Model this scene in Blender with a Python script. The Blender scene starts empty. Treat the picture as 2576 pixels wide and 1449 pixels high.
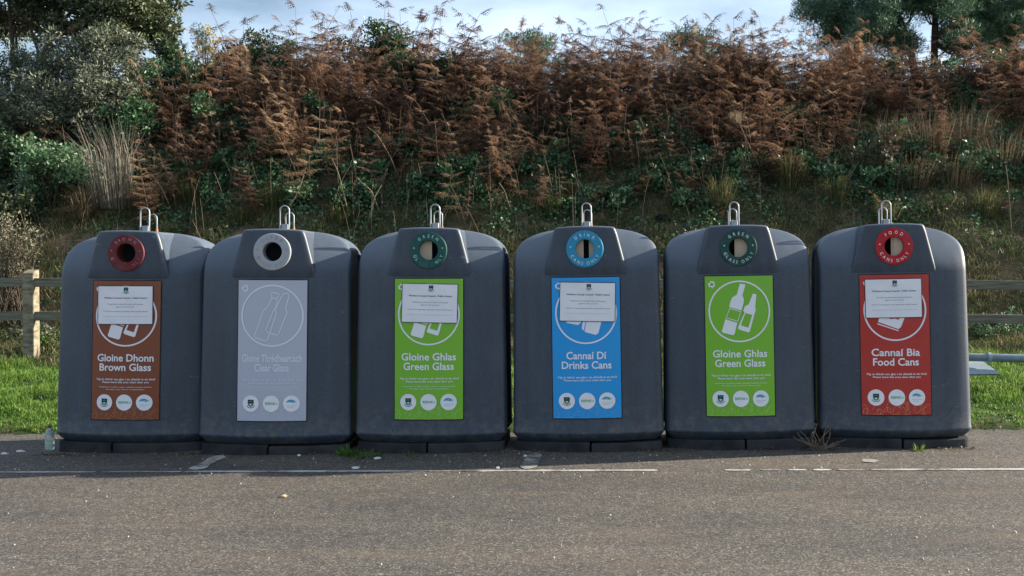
import bpy, bmesh, math, random
import numpy as np
from mathutils import Matrix, Vector
rad = math.radians
random.seed(7); rng = np.random.default_rng(11)
sc = bpy.context.scene
col = sc.collection

# ------------------------------------------------------------------ camera
F = 2560.0; PPX, PPY = 1530.0, 626.0          # focal length and principal point, photo measured 2576 x 1449
CAM = Vector((0.0, -8.0, 1.6))
RC = Matrix.Rotation(rad(1.2), 3, 'Z') @ Matrix.Rotation(rad(90), 3, 'X') @ Matrix.Rotation(rad(-0.5), 3, 'Z')
cd = bpy.data.cameras.new('camera'); cam = bpy.data.objects.new('camera', cd); col.objects.link(cam)
cam.matrix_world = Matrix.Translation(CAM) @ RC.to_4x4()
cd.sensor_width = 36.0; cd.lens = 36.0 * F / 2576.0
cd.shift_x = -(PPX - 1288.0) / 2576.0; cd.shift_y = -(724.5 - PPY) / 2576.0
cd.clip_end = 3000; cd.clip_start = 0.05
sc.camera = cam

# ------------------------------------------------------------------ light
SUN_EL, SUN_AZ = 20.5, 79.0                   # elevation; azimuth from +Y (behind the bank) towards +X
SUN_STRENGTH, SKY_STRENGTH, EXPOSURE = 5.0, 0.055, 1.42
sd = Vector((math.sin(rad(SUN_AZ)) * math.cos(rad(SUN_EL)), math.cos(rad(SUN_AZ)) * math.cos(rad(SUN_EL)), math.sin(rad(SUN_EL))))
sl = bpy.data.lights.new('sun', 'SUN'); so = bpy.data.objects.new('sun', sl); col.objects.link(so)
sl.energy = SUN_STRENGTH; sl.angle = rad(0.6); sl.color = (1.0, 0.90, 0.76)
so.rotation_euler = sd.to_track_quat('Z', 'Y').to_euler(); so.location = (20, 20, 30)
w = bpy.data.worlds.new('World'); sc.world = w; w.use_nodes = True
wn = w.node_tree; wn.nodes.clear()
def N(nt, t, **kw):
    n = nt.nodes.new(t)
    for k, v in kw.items():
        if k in n.inputs: n.inputs[k].default_value = v
        else: setattr(n, k, v)
    return n
out = N(wn, 'ShaderNodeOutputWorld'); bg = N(wn, 'ShaderNodeBackground')
bg.inputs['Strength'].default_value = SKY_STRENGTH
sky = N(wn, 'ShaderNodeTexSky'); sky.sky_type = 'NISHITA'; sky.sun_disc = False
sky.sun_elevation = rad(SUN_EL); sky.sun_rotation = rad(SUN_AZ); sky.air_density = 1.0; sky.dust_density = 0.6; sky.ozone_density = 1.6
tc = N(wn, 'ShaderNodeTexCoord'); mp = N(wn, 'ShaderNodeMapping'); mp.inputs['Scale'].default_value = (1.0, 1.0, 3.2)
nz = N(wn, 'ShaderNodeTexNoise'); nz.inputs['Scale'].default_value = 2.1; nz.inputs['Detail'].default_value = 9; nz.inputs['Roughness'].default_value = 0.55
cr = N(wn, 'ShaderNodeValToRGB'); cr.color_ramp.elements[0].position = 0.36; cr.color_ramp.elements[1].position = 0.72
sm = N(wn, 'ShaderNodeMix'); sm.data_type = 'RGBA'; sm.inputs[7].default_value = (10.6, 12.6, 15.6, 1)
ml = N(wn, 'ShaderNodeMath', operation='MULTIPLY'); ml.inputs[1].default_value = 0.62
L = wn.links.new
L(tc.outputs['Generated'], mp.inputs['Vector']); L(mp.outputs[0], nz.inputs['Vector']); L(nz.outputs['Fac'], cr.inputs['Fac'])
L(cr.outputs['Color'], ml.inputs[0]); L(ml.outputs[0], sm.inputs[0]); L(sky.outputs[0], sm.inputs[6]); L(sm.outputs[2], bg.inputs['Color'])
L(bg.outputs[0], out.inputs['Surface'])
sc.view_settings.view_transform = 'Standard'; sc.view_settings.look = 'None'
sc.view_settings.exposure = EXPOSURE; sc.view_settings.gamma = 1.0
sc.render.engine = 'CYCLES'
sc.cycles.max_bounces = 7; sc.cycles.transparent_max_bounces = 8

# ------------------------------------------------------------------ projection helpers
def ray(px, py): return RC @ Vector(((px - PPX) / F, -(py - PPY) / F, -1.0))
def at(px, py, D): return CAM + ray(px, py) * D
def on_plane(px, py, z=0.0):
    d = ray(px, py); return CAM + d * ((z - CAM.z) / d.z)
_KY = np.array([-60, .80, 1.0, 3.5, 6, 7.1, 7.7, 8.6, 9.4, 10.1, 12.4, 14, 20, 60, 160])
_KZ = np.array([0, -.03, .02, .06, .13, .30, .85, 1.75, 2.45, 3.05, 4.55, 4.85, 4.8, 4.3, 3.5])
def vnoise(x, y):
    return (np.sin(x * 1.7 + 1.3 * np.sin(y * 1.1 + .7)) * .5 + np.sin(y * 2.3 + 1.7 * np.sin(x * .9 + 2.1)) * .3
            + np.sin(x * 4.1 + y * 3.3 + 1.0) * .15 + np.sin(x * 7.7 - y * 6.1) * .08)
def zt(x, y):
    x = np.asarray(x, float); y = np.asarray(y, float)
    z = np.interp(y, _KY, _KZ)
    k = np.clip((y - 6.5) / 1.5, 0, 1)
    return z + k * .16 * vnoise(x, y) + np.clip((y - .9) / 1, 0, 1) * .02 * vnoise(x * 2, y * 2)
def on_bank(px, py):
    d = ray(px, py); t = 8.9
    while t < 60:
        p = CAM + d * t
        if p.z < float(zt(p.x, p.y)): return p
        t += .02
    return CAM + d * 22

# ------------------------------------------------------------------ tagging
def tag(o, label=None, cat=None, group=None, kind=None):
    if label: o['label'] = label
    if cat: o['category'] = cat
    if group: o['group'] = group
    if kind: o['kind'] = kind
    return o
def empty(name, loc=(0, 0, 0), rz=0.0):
    o = bpy.data.objects.new(name, None); col.objects.link(o)
    o.location = loc; o.rotation_euler = (0, 0, rz); o.empty_display_size = .1
    return o
def copy_tree(o, parent=None):
    c = o.copy(); col.objects.link(c); c.parent = parent
    for ch in list(o.children): copy_tree(ch, c)
    return c

# ------------------------------------------------------------------ materials
def mat(name, base=(.5, .5, .5), rough=.6, spec=.5, metal=0.0):
    m = bpy.data.materials.new(name); m.use_nodes = True
    b = m.node_tree.nodes['Principled BSDF']
    b.inputs['Base Color'].default_value = (*base, 1); b.inputs['Roughness'].default_value = rough
    b.inputs['Specular IOR Level'].default_value = spec; b.inputs['Metallic'].default_value = metal
    return m
def noisy(name, c1, c2, scale=5.0, rough=.6, spec=.4, detail=6, bump=0.0, bscale=None, metal=0.0, stretch=(1, 1, 1), c3=None, lo=.35, hi=.65):
    m = mat(name, c1, rough, spec, metal); nt = m.node_tree; b = nt.nodes['Principled BSDF']; L = nt.links.new
    t = N(nt, 'ShaderNodeTexCoord'); mpn = N(nt, 'ShaderNodeMapping'); mpn.inputs['Scale'].default_value = stretch
    n = N(nt, 'ShaderNodeTexNoise'); n.inputs['Scale'].default_value = scale; n.inputs['Detail'].default_value = detail
    r = N(nt, 'ShaderNodeValToRGB'); r.color_ramp.elements[0].position = lo; r.color_ramp.elements[1].position = hi
    r.color_ramp.elements[0].color = (*c1, 1); r.color_ramp.elements[1].color = (*c2, 1)
    if c3:
        e = r.color_ramp.elements.new((lo + hi) / 2); e.color = (*c3, 1)
    L(t.outputs['Object'], mpn.inputs['Vector']); L(mpn.outputs[0], n.inputs['Vector']); L(n.outputs['Fac'], r.inputs['Fac']); L(r.outputs[0], b.inputs['Base Color'])
    if bump:
        n2 = N(nt, 'ShaderNodeTexNoise'); n2.inputs['Scale'].default_value = bscale or scale * 4; n2.inputs['Detail'].default_value = 6
        bp = N(nt, 'ShaderNodeBump'); bp.inputs['Strength'].default_value = bump; bp.inputs['Distance'].default_value = .02
        L(mpn.outputs[0], n2.inputs['Vector']); L(n2.outputs['Fac'], bp.inputs['Height']); L(bp.outputs[0], b.inputs['Normal'])
    return m
def leafmat(name, cols, trans=.3, rough=.6, spec=.25):
    """colour picked per plant or leaf by the mesh attribute 'tint'"""
    m = mat(name, cols[0], rough, spec); nt = m.node_tree; b = nt.nodes['Principled BSDF']; L = nt.links.new
    a = N(nt, 'ShaderNodeAttribute'); a.attribute_name = 'tint'
    r = N(nt, 'ShaderNodeValToRGB'); es = r.color_ramp.elements
    es[0].position = 0; es[0].color = (*cols[0], 1); es[1].position = 1; es[1].color = (*cols[-1], 1)
    for i, c in enumerate(cols[1:-1]):
        e = es.new((i + 1) / (len(cols) - 1)); e.color = (*c, 1)
    L(a.outputs['Fac'], r.inputs['Fac']); L(r.outputs[0], b.inputs['Base Color'])
    if trans:
        tr = N(nt, 'ShaderNodeBsdfTranslucent'); mx = N(nt, 'ShaderNodeMixShader'); mx.inputs[0].default_value = trans
        o = nt.nodes['Material Output']
        L(r.outputs[0], tr.inputs['Color']); L(b.outputs[0], mx.inputs[1]); L(tr.outputs[0], mx.inputs[2]); L(mx.outputs[0], o.inputs['Surface'])
    return m

def asphalt_nodes(nt):
    """speckled worn asphalt; returns (colour socket, height socket)"""
    L = nt.links.new
    t = N(nt, 'ShaderNodeTexCoord')
    v = N(nt, 'ShaderNodeTexVoronoi'); v.inputs['Scale'].default_value = 125.0; v.inputs['Randomness'].default_value = 1
    L(t.outputs['Object'], v.inputs['Vector'])
    sp = N(nt, 'ShaderNodeSeparateColor'); L(v.outputs['Color'], sp.inputs[0])
    r = N(nt, 'ShaderNodeValToRGB'); es = r.color_ramp.elements
    es[0].position = 0; es[0].color = (.043, .039, .036, 1); es[1].position = 1; es[1].color = (.33, .31, .27, 1)
    for p, c in ((.3, (.070, .064, .057)), (.65, (.114, .105, .093)), (.9, (.165, .153, .135)), (.97, (.25, .236, .213))):
        e = es.new(p); e.color = (*c, 1)
    L(sp.outputs[0], r.inputs['Fac'])
    # big soft patches and stretched stains
    n1 = N(nt, 'ShaderNodeTexNoise'); n1.inputs['Scale'].default_value = .8; n1.inputs['Detail'].default_value = 7; n1.inputs['Roughness'].default_value = .62
    mp1 = N(nt, 'ShaderNodeMapping'); mp1.inputs['Scale'].default_value = (.5, 1.6, 1)
    L(t.outputs['Object'], mp1.inputs['Vector']); L(mp1.outputs[0], n1.inputs['Vector'])
    r1 = N(nt, 'ShaderNodeValToRGB'); e1 = r1.color_ramp.elements
    e1[0].position = .3; e1[0].color = (.66, .66, .68, 1); e1[1].position = .72; e1[1].color = (1.22, 1.16, 1.08, 1)
    e = e1.new(.5); e.color = (.97, .94, .90, 1)
    L(n1.outputs['Fac'], r1.inputs['Fac'])
    m1 = N(nt, 'ShaderNodeMix'); m1.data_type = 'RGBA'; m1.blend_type = 'MULTIPLY'; m1.inputs[0].default_value = 1
    L(r.outputs[0], m1.inputs[6]); L(r1.outputs[0], m1.inputs[7])
    n2 = N(nt, 'ShaderNodeTexNoise'); n2.inputs['Scale'].default_value = 14; n2.inputs['Detail'].default_value = 8; n2.inputs['Roughness'].default_value = .7
    L(t.outputs['Object'], n2.inputs['Vector'])
    r2 = N(nt, 'ShaderNodeValToRGB'); r2.color_ramp.elements[0].position = .3; r2.color_ramp.elements[0].color = (.72, .72, .72, 1)
    r2.color_ramp.elements[1].position = .7; r2.color_ramp.elements[1].color = (1.2, 1.18, 1.15, 1)
    L(n2.outputs['Fac'], r2.inputs['Fac'])
    m2 = N(nt, 'ShaderNodeMix'); m2.data_type = 'RGBA'; m2.blend_type = 'MULTIPLY'; m2.inputs[0].default_value = 1
    L(m1.outputs[2], m2.inputs[6]); L(r2.outputs[0], m2.inputs[7])
    # brown grit drifts
    n3 = N(nt, 'ShaderNodeTexNoise'); n3.inputs['Scale'].default_value = 1.7; n3.inputs['Detail'].default_value = 9; n3.inputs['Roughness'].default_value = .65
    mp3 = N(nt, 'ShaderNodeMapping'); mp3.inputs['Scale'].default_value = (.45, 1.8, 1); mp3.inputs['Location'].default_value = (3.3, 8.1, 0)
    L(t.outputs['Object'], mp3.inputs['Vector']); L(mp3.outputs[0], n3.inputs['Vector'])
    r3 = N(nt, 'ShaderNodeValToRGB'); r3.color_ramp.elements[0].position = .52; r3.color_ramp.elements[0].color = (0, 0, 0, 1)
    r3.color_ramp.elements[1].position = .75; r3.color_ramp.elements[1].color = (.42, .42, .42, 1)
    L(n3.outputs['Fac'], r3.inputs['Fac'])
    m3 = N(nt, 'ShaderNodeMix'); m3.data_type = 'RGBA'; m3.inputs[7].default_value = (.19, .135, .09, 1)
    L(r3.outputs[0], m3.inputs[0]); L(m2.outputs[2], m3.inputs[6])
    return m3.outputs[2], sp.outputs[1], t
M = {}
def make_asphalt():
    m = mat('asphalt', (.1, .1, .1), .82, .35); nt = m.node_tree; b = nt.nodes['Principled BSDF']
    c, h, t = asphalt_nodes(nt); nt.links.new(c, b.inputs['Base Color'])
    bp = N(nt, 'ShaderNodeBump'); bp.inputs['Strength'].default_value = .8; bp.inputs['Distance'].default_value = .007
    nt.links.new(h, bp.inputs['Height']); nt.links.new(bp.outputs[0], b.inputs['Normal'])
    return m
M['asphalt'] = make_asphalt()
def make_paint():
    m = mat('worn_road_paint', (.6, .6, .58), .7, .3); nt = m.node_tree; b = nt.nodes['Principled BSDF']; L = nt.links.new
    c, h, t = asphalt_nodes(nt)
    n = N(nt, 'ShaderNodeTexNoise'); n.inputs['Scale'].default_value = 1.0; n.inputs['Detail'].default_value = 12; n.inputs['Roughness'].default_value = .82
    L(t.outputs['Object'], n.inputs['Vector'])
    r = N(nt, 'ShaderNodeValToRGB'); r.color_ramp.elements[0].position = .42; r.color_ramp.elements[1].position = .55
    r.color_ramp.elements[1].color = (.86, .86, .86, 1)
    L(n.outputs['Fac'], r.inputs['Fac'])
    x = N(nt, 'ShaderNodeMix'); x.data_type = 'RGBA'; x.inputs[7].default_value = (.54, .53, .49, 1)
    L(r.outputs[0], x.inputs[0]); L(c, x.inputs[6]); L(x.outputs[2], b.inputs['Base Color'])
    return m
M['paint'] = make_paint()
def make_plastic():
    m = mat('bank_plastic', (.1, .12, .16), .42, .5); nt = m.node_tree; b = nt.nodes['Principled BSDF']; L = nt.links.new
    b.inputs['Coat Weight'].default_value = .22; b.inputs['Coat Roughness'].default_value = .32
    t = N(nt, 'ShaderNodeTexCoord'); oi = N(nt, 'ShaderNodeObjectInfo')
    add = N(nt, 'ShaderNodeVectorMath', operation='ADD'); mulv = N(nt, 'ShaderNodeVectorMath', operation='SCALE'); mulv.inputs['Scale'].default_value = 37
    cmb = N(nt, 'ShaderNodeCombineXYZ')
    L(oi.outputs['Random'], cmb.inputs[0]); L(oi.outputs['Random'], cmb.inputs[1]); L(cmb.outputs[0], mulv.inputs[0])
    L(t.outputs['Object'], add.inputs[0]); L(mulv.outputs[0], add.inputs[1])
    # fine moulded speckle
    n1 = N(nt, 'ShaderNodeTexNoise'); n1.inputs['Scale'].default_value = 160; n1.inputs['Detail'].default_value = 3
    L(add.outputs[0], n1.inputs['Vector'])
    r1 = N(nt, 'ShaderNodeValToRGB'); r1.color_ramp.elements[0].position = .3; r1.color_ramp.elements[0].color = (.013, .023, .040, 1)
    r1.color_ramp.elements[1].position = .7; r1.color_ramp.elements[1].color = (.046, .070, .102, 1)
    L(n1.outputs['Fac'], r1.inputs['Fac'])
    # faint vertical run marks and large weathering
    mpn = N(nt, 'ShaderNodeMapping'); mpn.inputs['Scale'].default_value = (9, 9, .7); L(add.outputs[0], mpn.inputs['Vector'])
    n2 = N(nt, 'ShaderNodeTexNoise'); n2.inputs['Scale'].default_value = 1.6; n2.inputs['Detail'].default_value = 8; L(mpn.outputs[0], n2.inputs['Vector'])
    r2 = N(nt, 'ShaderNodeValToRGB'); r2.color_ramp.elements[0].position = .35; r2.color_ramp.elements[0].color = (.78, .78, .79, 1)
    r2.color_ramp.elements[1].position = .75; r2.color_ramp.elements[1].color = (1.25, 1.23, 1.20, 1); L(n2.outputs['Fac'], r2.inputs['Fac'])
    x = N(nt, 'ShaderNodeMix'); x.data_type = 'RGBA'; x.blend_type = 'MULTIPLY'; x.inputs[0].default_value = 1
    L(r1.outputs[0], x.inputs[6]); L(r2.outputs[0], x.inputs[7])
    n3 = N(nt, 'ShaderNodeTexNoise'); n3.inputs['Scale'].default_value = 2.2; n3.inputs['Detail'].default_value = 9; n3.inputs['Roughness'].default_value = .65; L(add.outputs[0], n3.inputs['Vector'])
    r3 = N(nt, 'ShaderNodeValToRGB'); r3.color_ramp.elements[0].position = .5; r3.color_ramp.elements[0].color = (0, 0, 0, 1)
    r3.color_ramp.elements[1].position = .8; r3.color_ramp.elements[1].color = (.55, .55, .55, 1); L(n3.outputs['Fac'], r3.inputs['Fac'])
    y = N(nt, 'ShaderNodeMix'); y.data_type = 'RGBA'; y.inputs[7].default_value = (.058, .078, .102, 1)
    L(r3.outputs[0], y.inputs[0]); L(x.outputs[2], y.inputs[6])
    sx = N(nt, 'ShaderNodeSeparateXYZ'); L(t.outputs['Object'], sx.inputs[0])
    gz = N(nt, 'ShaderNodeMapRange'); gz.inputs['From Min'].default_value = .50; gz.inputs['From Max'].default_value = .12; gz.inputs['To Min'].default_value = 0; gz.inputs['To Max'].default_value = .55
    L(sx.outputs[2], gz.inputs['Value'])
    n4 = N(nt, 'ShaderNodeTexNoise'); n4.inputs['Scale'].default_value = 14; n4.inputs['Detail'].default_value = 10; n4.inputs['Roughness'].default_value = .75; L(add.outputs[0], n4.inputs['Vector'])
    r4 = N(nt, 'ShaderNodeValToRGB'); r4.color_ramp.elements[0].position = .47; r4.color_ramp.elements[1].position = .66; L(n4.outputs['Fac'], r4.inputs['Fac'])
    gm_ = N(nt, 'ShaderNodeMath', operation='MULTIPLY'); L(gz.outputs[0], gm_.inputs[0]); L(r4.outputs[0], gm_.inputs[1])
    g1 = N(nt, 'ShaderNodeMix'); g1.data_type = 'RGBA'; g1.inputs[7].default_value = (.16, .135, .105, 1); L(gm_.outputs[0], g1.inputs[0]); L(y.outputs[2], g1.inputs[6])
    mp5 = N(nt, 'ShaderNodeMapping'); mp5.inputs['Scale'].default_value = (1.3, 1.3, 5); mp5.inputs['Rotation'].default_value = (.4, .5, 0); L(add.outputs[0], mp5.inputs['Vector'])
    n5 = N(nt, 'ShaderNodeTexNoise'); n5.inputs['Scale'].default_value = 7; n5.inputs['Detail'].default_value = 5; n5.inputs['Distortion'].default_value = 1.2; L(mp5.outputs[0], n5.inputs['Vector'])
    r5 = N(nt, 'ShaderNodeValToRGB'); r5.color_ramp.elements[0].position = .70; r5.color_ramp.elements[1].position = .74; r5.color_ramp.elements[1].color = (.35, .35, .35, 1); L(n5.outputs['Fac'], r5.inputs['Fac'])
    g2 = N(nt, 'ShaderNodeMix'); g2.data_type = 'RGBA'; g2.inputs[7].default_value = (.24, .26, .29, 1); L(r5.outputs[0], g2.inputs[0]); L(g1.outputs[2], g2.inputs[6])
    ge = N(nt, 'ShaderNodeNewGeometry'); sn = N(nt, 'ShaderNodeSeparateXYZ'); L(ge.outputs['Normal'], sn.inputs[0])   # upward faces made paler: sunlight painted into the vault colour
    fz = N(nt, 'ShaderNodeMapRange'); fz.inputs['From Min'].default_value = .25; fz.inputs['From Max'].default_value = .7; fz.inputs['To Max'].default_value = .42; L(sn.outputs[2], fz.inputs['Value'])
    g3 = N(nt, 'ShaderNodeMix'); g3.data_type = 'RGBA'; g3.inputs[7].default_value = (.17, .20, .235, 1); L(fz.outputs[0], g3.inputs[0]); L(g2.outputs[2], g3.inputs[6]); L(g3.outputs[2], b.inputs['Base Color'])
    rr = N(nt, 'ShaderNodeMapRange'); rr.inputs['To Min'].default_value = .42; rr.inputs['To Max'].default_value = .64
    L(n2.outputs['Fac'], rr.inputs['Value']); L(rr.outputs[0], b.inputs['Roughness'])
    bp = N(nt, 'ShaderNodeBump'); bp.inputs['Strength'].default_value = .10; bp.inputs['Distance'].default_value = .003
    L(n1.outputs['Fac'], bp.inputs['Height']); L(bp.outputs[0], b.inputs['Normal'])
    return m
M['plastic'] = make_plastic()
M['base'] = noisy('base_concrete', (.020, .021, .024), (.048, .048, .050), 6, .85, .2, bump=.3)
M['dark'] = mat('bank_interior', (.012, .012, .013), .9, .1)
M['steel'] = noisy('galvanised_steel', (.22, .24, .26), (.36, .38, .40), 9, .5, .5, metal=.6)
M['orange'] = mat('orange_tie', (.55, .12, .03), .6)
M['white'] = noisy('print_white', (.74, .75, .78), (.80, .80, .83), 8, .45, .4)
M['paper'] = noisy('notice_paper', (.72, .72, .76), (.80, .80, .82), 5, .6, .3, bump=.25, bscale=9)
M['ink'] = mat('ink_black', (.03, .035, .04), .6, .2)
M['grey_ink'] = mat('ink_grey', (.22, .22, .24), .6, .2)
M['red_ink'] = mat('ink_red', (.55, .22, .24), .6, .2)
M['crest_green'] = mat('crest_green', (.03, .22, .08), .6, .2)
M['logo_green'] = mat('logo_green', (.10, .42, .20), .6, .2)
M['logo_teal'] = mat('logo_teal', (.05, .33, .50), .6, .2)
M['tan'] = noisy('inner_flap', (.40, .32, .23), (.50, .41, .30), 6, .8, .2)
M['wood'] = noisy('weathered_timber', (.13, .115, .08), (.30, .26, .18), 3, .85, .2, detail=9, stretch=(3, 3, 9), bump=.3)
M['rail'] = noisy('weathered_rail', (.10, .095, .072), (.22, .20, .15), 3, .85, .2, detail=9, stretch=(.8, 6, 12), bump=.3)
M['soil'] = noisy('bank_soil', (.06, .058, .03), (.20, .135, .085), 1.3, .95, .1, detail=10, bump=.8, bscale=9, c3=(.085, .068, .04))
M['turf'] = noisy('turf_soil', (.03, .05, .012), (.07, .075, .03), 3, .95, .1, detail=9, bump=.6, bscale=12)
M['earth'] = noisy('earth', (.05, .055, .03), (.09, .08, .05), .4, .95, .1)
M['pipe'] = noisy('grey_pipe_paint', (.15, .19, .22), (.22, .27, .30), 5, .45, .4, detail=8)
M['plate'] = noisy('pale_plate_paint', (.26, .32, .35), (.34, .40, .43), 5, .5, .4)

# ------------------------------------------------------------------ mesh helpers
def raw_mesh(name, V, Fc, mats, midx=None, tint=None, smooth=False, parent=None, link=True, kind=None):
    """triangles (n,3) or a list of polygons -> one mesh object"""
    me = bpy.data.meshes.new(name)
    if isinstance(Fc, np.ndarray) and Fc.ndim == 2:
        V = np.asarray(V, np.float32); n = Fc.shape[1]; m = len(Fc)
        me.vertices.add(len(V)); me.vertices.foreach_set('co', V.ravel())
        me.loops.add(m * n); me.loops.foreach_set('vertex_index', Fc.astype(np.int32).ravel())
        me.polygons.add(m); me.polygons.foreach_set('loop_start', np.arange(0, m * n, n, dtype=np.int32))
        me.polygons.foreach_set('loop_total', np.full(m, n, np.int32))
        me.update(calc_edges=True)
    else:
        me.from_pydata([tuple(v) for v in V], [], [tuple(f) for f in Fc])
    for m_ in (mats if isinstance(mats, (list, tuple)) else [mats]): me.materials.append(m_)
    if midx is not None: me.polygons.foreach_set('material_index', np.asarray(midx, np.int32))
    if smooth: me.polygons.foreach_set('use_smooth', np.ones(len(me.polygons), bool))
    if tint is not None:
        a = me.attributes.new('tint', 'FLOAT', 'POINT'); a.data.foreach_set('value', np.asarray(tint, np.float32))
    me.update()
    o = bpy.data.objects.new(name, me)
    if link: col.objects.link(o)
    if parent is not None: o.parent = parent
    if kind: o['kind'] = kind
    return o
class Poly:
    """collects polygons of any size"""
    def __init__(s): s.V = []; s.F = []; s.I = []
    def add(s, V, Fc, mi=0):
        b = len(s.V); s.V += [tuple(v) for v in V]; s.F += [tuple(b + i for i in f) for f in Fc]; s.I += [mi] * len(Fc)
    def box(s, x0, x1, y0, y1, z0, z1, mi=0):
        s.add([(x0, y0, z0), (x1, y0, z0), (x1, y1, z0), (x0, y1, z0), (x0, y0, z1), (x1, y0, z1), (x1, y1, z1), (x0, y1, z1)],
              [(0, 3, 2, 1), (4, 5, 6, 7), (0, 1, 5, 4), (1, 2, 6, 5), (2, 3, 7, 6), (3, 0, 4, 7)], mi)
    def build(s, name, mats, parent=None, smooth=False, bevel=0.0, seg=2):
        o = raw_mesh(name, s.V, s.F, mats, s.I, smooth=smooth, parent=parent)
        if bevel:
            md = o.modifiers.new('bevel', 'BEVEL'); md.width = bevel; md.segments = seg; md.limit_method = 'ANGLE'; md.angle_limit = rad(40)
        return o
def tube(pts, radii, sides=6, cap=True):
    pts = np.asarray(pts, float); n = len(pts)
    radii = np.full(n, radii, float) if np.isscalar(radii) else np.asarray(radii, float)
    T = np.gradient(pts, axis=0); T /= np.linalg.norm(T, axis=1)[:, None] + 1e-9
    ref = np.array([0.31, .95, .1]) if abs(T[0, 2]) > .7 else np.array([0, 0, 1.0])
    V = []
    for i in range(n):
        a = np.cross(T[i], ref); a /= np.linalg.norm(a) + 1e-9; b = np.cross(T[i], a)
        for k in range(sides):
            t = 2 * math.pi * k / sides; V.append(pts[i] + radii[i] * (math.cos(t) * a + math.sin(t) * b))
    Fq = []
    for i in range(n - 1):
        for k in range(sides):
            k2 = (k + 1) % sides; Fq.append((i * sides + k, i * sides + k2, (i + 1) * sides + k2, (i + 1) * sides + k))
    if cap: Fq.append(tuple(range(sides))[::-1]); Fq.append(tuple((n - 1) * sides + k for k in range(sides)))
    return V, Fq
def tri_tube(pts, radii, sides=3):
    V, Fq = tube(pts, radii, sides, cap=False); Fq = np.array(Fq)
    return np.array(V), np.concatenate([Fq[:, [0, 1, 2]], Fq[:, [0, 2, 3]]])
class Tri:
    """collects triangle arrays with a tint and a material index"""
    def __init__(s): s.V = []; s.F = []; s.T = []; s.I = []; s.n = 0
    def add(s, V, Fc, tint=.5, mi=0):
        V = np.asarray(V, float); Fc = np.asarray(Fc, int)
        s.V.append(V); s.F.append(Fc + s.n); s.n += len(V)
        s.T.append(np.full(len(V), tint) if np.isscalar(tint) else np.asarray(tint)); s.I.append(np.full(len(Fc), mi))
    def arrays(s): return np.concatenate(s.V), np.concatenate(s.F), np.concatenate(s.T), np.concatenate(s.I)
    def build(s, name, mats, parent=None, kind=None, smooth=False):
        V, Fc, T, I = s.arrays()
        return raw_mesh(name, V, Fc, mats, I, np.clip(T, 0, 1), smooth, parent, kind=kind)
def unit(v): return v / (np.linalg.norm(v, axis=-1, keepdims=True) + 1e-9)
def leaf_tris(P, d, L, W, up=None, fold=.15):
    """one folded diamond leaf per point"""
    n = len(P); d = unit(d)
    up = rng.normal(size=(n, 3)) if up is None else up
    s = unit(np.cross(d, up)); nn = unit(np.cross(s, d))
    L = np.broadcast_to(np.asarray(L, float), (n,))[:, None]; W = np.broadcast_to(np.asarray(W, float), (n,))[:, None]
    a = P; c = P + d * L; m = P + d * L * .45
    b1 = m + s * W * .5 + nn * W * fold; b2 = m - s * W * .5 + nn * W * fold
    V = np.stack([a, b1, c, b2], 1).reshape(-1, 3); i = np.arange(n)[:, None] * 4
    return V, np.concatenate([i + [[0, 1, 2]], i + [[0, 2, 3]]])
def blade_tris(P, h, wd, lean, seg=2):
    """curved grass blades: base points, heights, widths, lean vectors (n,2)"""
    n = len(P); ang = rng.uniform(0, math.pi, n)
    s = np.stack([np.cos(ang), np.sin(ang), np.zeros(n)], 1)
    l3 = np.concatenate([lean, np.zeros((n, 1))], 1)
    h = np.asarray(h)[:, None]; wd = np.asarray(wd)[:, None]
    ll = np.linalg.norm(l3, axis=1, keepdims=True)
    p1 = P + l3 * .28 + np.array([0, 0, 1.]) * h * .58
    p2 = P + l3 + np.array([0, 0, 1.]) * np.maximum(h - ll * .45, h * .35)
    V = np.stack([P - s * wd * .5, P + s * wd * .5, p1 + s * wd * .38, p1 - s * wd * .38, p2], 1).reshape(-1, 3)
    i = np.arange(n)[:, None] * 5
    return V, np.concatenate([i + [[0, 1, 2]], i + [[0, 2, 3]], i + [[3, 2, 4]]])

# ================================================================== THE SETTING
g = Poly(); g.add([(-700, -700, -.08), (700, -700, -.08), (700, 900, -.08), (-700, 900, -.08)], [(0, 1, 2, 3)])
g.build('ground', M['earth'])['kind'] = 'structure'
g = Poly(); g.add([(-60, -60, 0), (60, -60, 0), (60, 1.6, 0), (-60, 1.6, 0)], [(0, 1, 2, 3)])
g.build('car_park', M['asphalt'])['kind'] = 'structure'
def terrain(name, m, xs, ys, zf=zt):
    X, Y = np.meshgrid(xs, ys); Z = zf(X, Y)
    V = np.stack([X, Y, Z], 2).reshape(-1, 3); nx = len(xs)
    i = (np.arange(len(ys) - 1)[:, None] * nx + np.arange(nx - 1)[None]).ravel()
    return raw_mesh(name, V, np.stack([i, i + 1, i + nx + 1, i + nx], 1), m, smooth=True, kind='structure')
def zverge(X, Y):
    return zt(X, Y) + .012 * np.sin(X * 9 + 3 * np.sin(X * 2.3)) * np.clip(1.4 - Y, 0, 1) + .008 * np.sin(X * 23)
terrain('grass_verge', M['turf'], np.arange(-16, 14.01, .12), np.concatenate([np.arange(.8, 1.6, .05), np.arange(1.6, 7.21, .2)]), zverge)
terrain('bank', M['soil'], np.arange(-26, 24.01, .2), np.concatenate([np.arange(7.2, 14.5, .15), np.array([15, 16, 18, 21, 25, 32, 42, 60, 90, 160.])]))

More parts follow.
